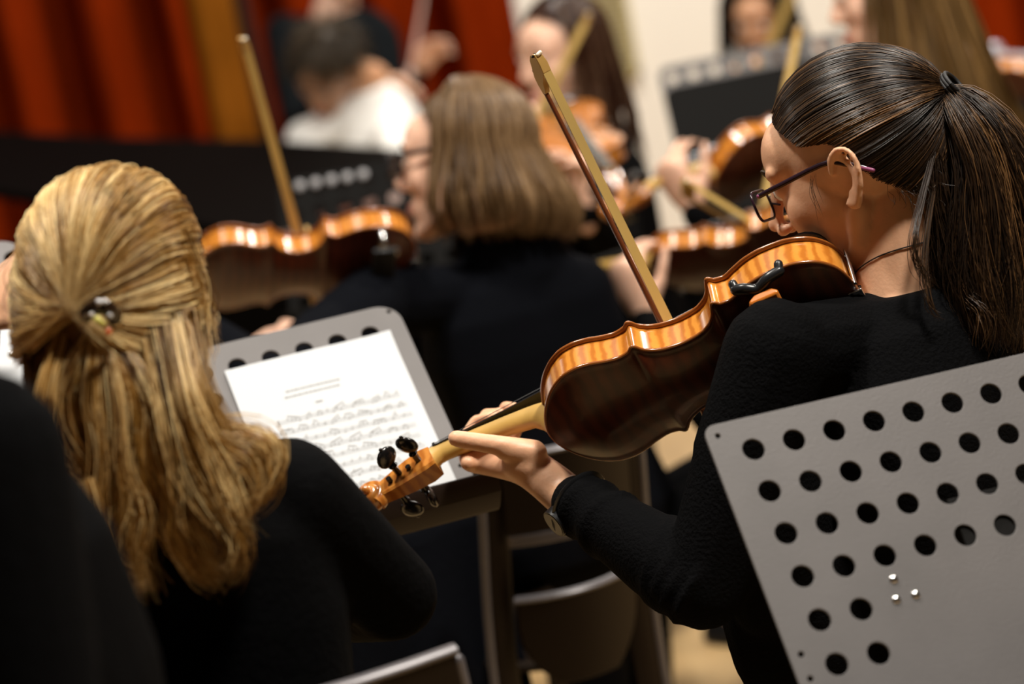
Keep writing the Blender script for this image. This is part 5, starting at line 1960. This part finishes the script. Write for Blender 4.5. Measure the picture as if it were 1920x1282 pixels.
back_player('blurred woman with long olive-brown hair, her face cut by the top edge', p9, cv(-0.90, -0.22, -0.22), cv(-0.20, 0.95, -0.05), P(1738, 150, 4.55), P(1640, 270, 4.38), P(1900, 240, 4.75), (-0.75, 0.6), olive_hair, drop=0.40, flare=0.10, seed=4, n=1500,
            arm_l=(P(1440, 540, 4.35), P(1312, 402, 4.30)), hand_l=(cv(-0.55, 0.75, 0.0), cv(0.35, 0.6, -0.6), 0.75),
            arm_r=(P(1800, 480, 4.9), P(1560, 400, 4.95)), hand_r=(cv(-0.8, 0.2, 0), cv(0, -0.9, 0), 0.5))
p10 = P(1645, 300, 3.98)
n10 = P(1705, 440, 4.0)
back_player('player hidden behind the ponytailed young woman, only the fingering hand showing', p10, cv(-0.85, -0.30, -0.40), cv(-0.30, 0.92, -0.05), P(1705, 440, 4.0), P(1580, 560, 3.85), P(1830, 520, 4.15), (-0.92, 0.30), dark_red_hair, knee_z=0.40, pel=np.array([n10[0] - 0.22, n10[1], 0.53]), drop=0.06, seed=5, n=500,
            arm_l=(P(1345, 770, 3.80), P(1218, 604, 4.00)), hand_l=(cv(-0.45, 0.85, 0.0), cv(0.5, 0.5, -0.6), 0.75),
            arm_r=(P(1700, 800, 4.3), P(1480, 560, 4.3)), hand_r=(cv(-0.8, 0.2, 0), cv(0, -0.9, 0), 0.5))
p11 = P(2075, 90, 5.6)
back_player('player beyond the right edge holding the cut-off orange violin', p11, cv(-0.80, -0.20, -0.5), cv(-0.2, 0.95, -0.05), P(2105, 215, 5.65), P(2010, 260, 5.5), P(2210, 250, 5.8), (-0.7, 0.7), black_hair, drop=0.1, seed=6, n=300,
            arm_l=(P(1925, 330, 5.6), P(1905, 235, 5.9)), hand_l=(cv(-0.2, 0.9, -0.2), cv(0.5, 0.3, -0.6), 0.7),
            arm_r=(P(2150, 400, 5.9), P(2050, 330, 6.0)), hand_r=(cv(-0.8, 0.2, 0), cv(0, -0.9, 0), 0.5))

# ---- boy in the white shirt, bent over behind the piano
b7 = P(612, 132, 6.6)
boy, yR = person('boy with short brown hair and a white shirt, head bowed behind the piano', b7, cv(-0.28, -0.86, 0.42), cv(-0.10, 0.44, 0.88), P(672, 150, 6.75), P(735, 232, 6.75), P(575, 262, 6.65), np.array([*P(700, 300, 6.95)[:2], 0.52]), (-0.15, -0.98),
                 arm_l=(P(745, 330, 6.6), P(690, 350, 6.4)), hand_l=(cv(-0.5, -0.4, 0.5), cv(0, -1, 0), 0.4),
                 arm_r=(P(560, 345, 6.55), P(600, 350, 6.4)), hand_r=(cv(0.3, -0.4, 0.5), cv(0, -1, 0), 0.4),
                 skin=SKIN_D, top_m=WHITE_SHIRT, vox=0.007, cvox=0.010)
r_ = np.random.default_rng(8)
hair_object('hair', [short_hair(b7, yR, np.array([0.082, 0.101, 0.094]), 1500, r_, 0.045)], brown_hair, boy, 0.0014, caps=[cap_mesh('cap', b7, yR, np.array([0.083, 0.102, 0.095]), 0.3)])

# ---- standing person in the dark suit
c8 = P(640, -78, 7.4)
n8 = P(628, 15, 7.45)
cond, cR = person('standing person in a dark suit gesturing before the red curtain, head cut off', c8, cv(0.2, -0.2, 0.95), cv(-0.15, 0.97, 0.2), n8, P(712, 78, 7.4), P(535, 62, 7.45), np.array([n8[0] + 0.02, n8[1] + 0.02, 0.90]), (0.1, -1.0),
                  arm_l=(P(742, 215, 7.25), P(778, 142, 7.05)), hand_l=(cv(0.45, 0.7, 0.2), cv(0.3, -0.6, 0.6), 0.5),
                  arm_r=(P(560, 230, 7.2), P(690, 178, 6.95)), hand_r=(cv(0.85, 0.35, 0.1), cv(0.1, -0.7, 0.4), 0.5),
                  skin=SKIN_B, top_m=SUIT, vox=0.007, cvox=0.010, seated=False, k=1.08)
r_ = np.random.default_rng(9)
hair_object('hair', [short_hair(c8, cR, np.array([0.082, 0.101, 0.094]), 500, r_, 0.04)], brown_hair, cond, 0.0014, caps=[cap_mesh('cap', c8, cR, np.array([0.083, 0.102, 0.095]), 0.3)])
BATON_M = mat('pale_stick', (0.6, 0.42, 0.36), rough=0.5)
q0 = P(770, 140, 7.0)
q1 = P(797, -20, 6.95)
bt = thing('baton', tuple(q0), label='pale slim stick held upright by the person in the dark suit', cat='stick')
MB().tube([q0, q1], [0.008, 0.005], n=8).build('shaft', BATON_M, bt)
MB().ball(q0, (0.012, 0.012, 0.02)).build('grip', BATON_M, bt)

# ---- nearest player at the left edge, out of focus
fl_c = P(-330, 430, 1.75)
fore, fR = person('out-of-focus shoulder of a person in black, nearest at the left edge', fl_c, cv(-0.15, -0.2, -0.95), cv(0, 0.97, -0.2), P(-300, 700, 1.78), P(-640, 900, 1.80), P(-42, 860, 1.72), np.array([*P(-250, 900, 1.78)[:2], 0.54]), (-0.1, 1.0),
                  arm_l=(P(-760, 1300, 1.9), P(-600, 1200, 2.1)), hand_l=(cv(0.3, 0.8, -0.3), cv(0, 0, -1), 0.5),
                  arm_r=(P(72, 1420, 1.70), P(-150, 1400, 1.95)), hand_r=(cv(-0.5, 0.5, -0.5), cv(0, -1, 0), 0.5),
                  skin=SKIN, top_m=BLACK_CLOTH, vox=0.007, cvox=0.007, k=1.12)
r_ = np.random.default_rng(10)
hair_object('hair', [short_hair(fl_c, fR, np.array([0.082, 0.101, 0.094]), 400, r_, 0.04)], brown_hair, fore, 0.0014, caps=[cap_mesh('cap', fl_c, fR, np.array([0.083, 0.102, 0.095]), 0.3)])

# ================================================================== CHAIRS UNDER THEM
ctop = P(790, 1268, 2.14)
chair((ctop[0] - 0.215, ctop[1] + 0.30), 0.10, 'chair of the blonde woman, its top rim coloured as lit, at the bottom edge', w=0.44, back_top=float(ctop[2]), rake=0.05, gaps=False)
chair((gpel[0] - 0.02, gpel[1] + 0.02), 0.75, 'chair of the ponytailed young woman, mostly hidden behind the perforated desk', w=0.42, back_top=0.74)
cch = P(1046, 1080, 3.5)
chair((cch[0] - 0.07, cch[1] + 0.20), 0.35, 'brown chair with slotted back below the fingering hand, over the bright floor', w=0.215, back_top=0.80, post_w=0.022)
# made-up dark garment, added to fill the shadow under the centre stand
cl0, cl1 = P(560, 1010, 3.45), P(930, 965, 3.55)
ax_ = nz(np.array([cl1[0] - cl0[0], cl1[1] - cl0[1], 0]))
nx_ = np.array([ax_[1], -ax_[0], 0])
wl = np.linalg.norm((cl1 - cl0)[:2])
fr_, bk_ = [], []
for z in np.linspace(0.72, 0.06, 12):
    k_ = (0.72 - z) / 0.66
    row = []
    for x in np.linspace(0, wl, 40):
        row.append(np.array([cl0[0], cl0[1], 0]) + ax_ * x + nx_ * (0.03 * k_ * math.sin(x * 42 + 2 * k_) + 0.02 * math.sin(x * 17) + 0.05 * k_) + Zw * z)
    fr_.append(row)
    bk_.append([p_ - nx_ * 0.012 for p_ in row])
tag(MB().rings(np.concatenate([np.array(fr_), np.array(bk_)[:, ::-1]], 1)).build('shadow_fill_garment', NAVY_CLOTH, sharp=120), 'dark navy garment added to fill the shadow below the sheet of music', 'garment')
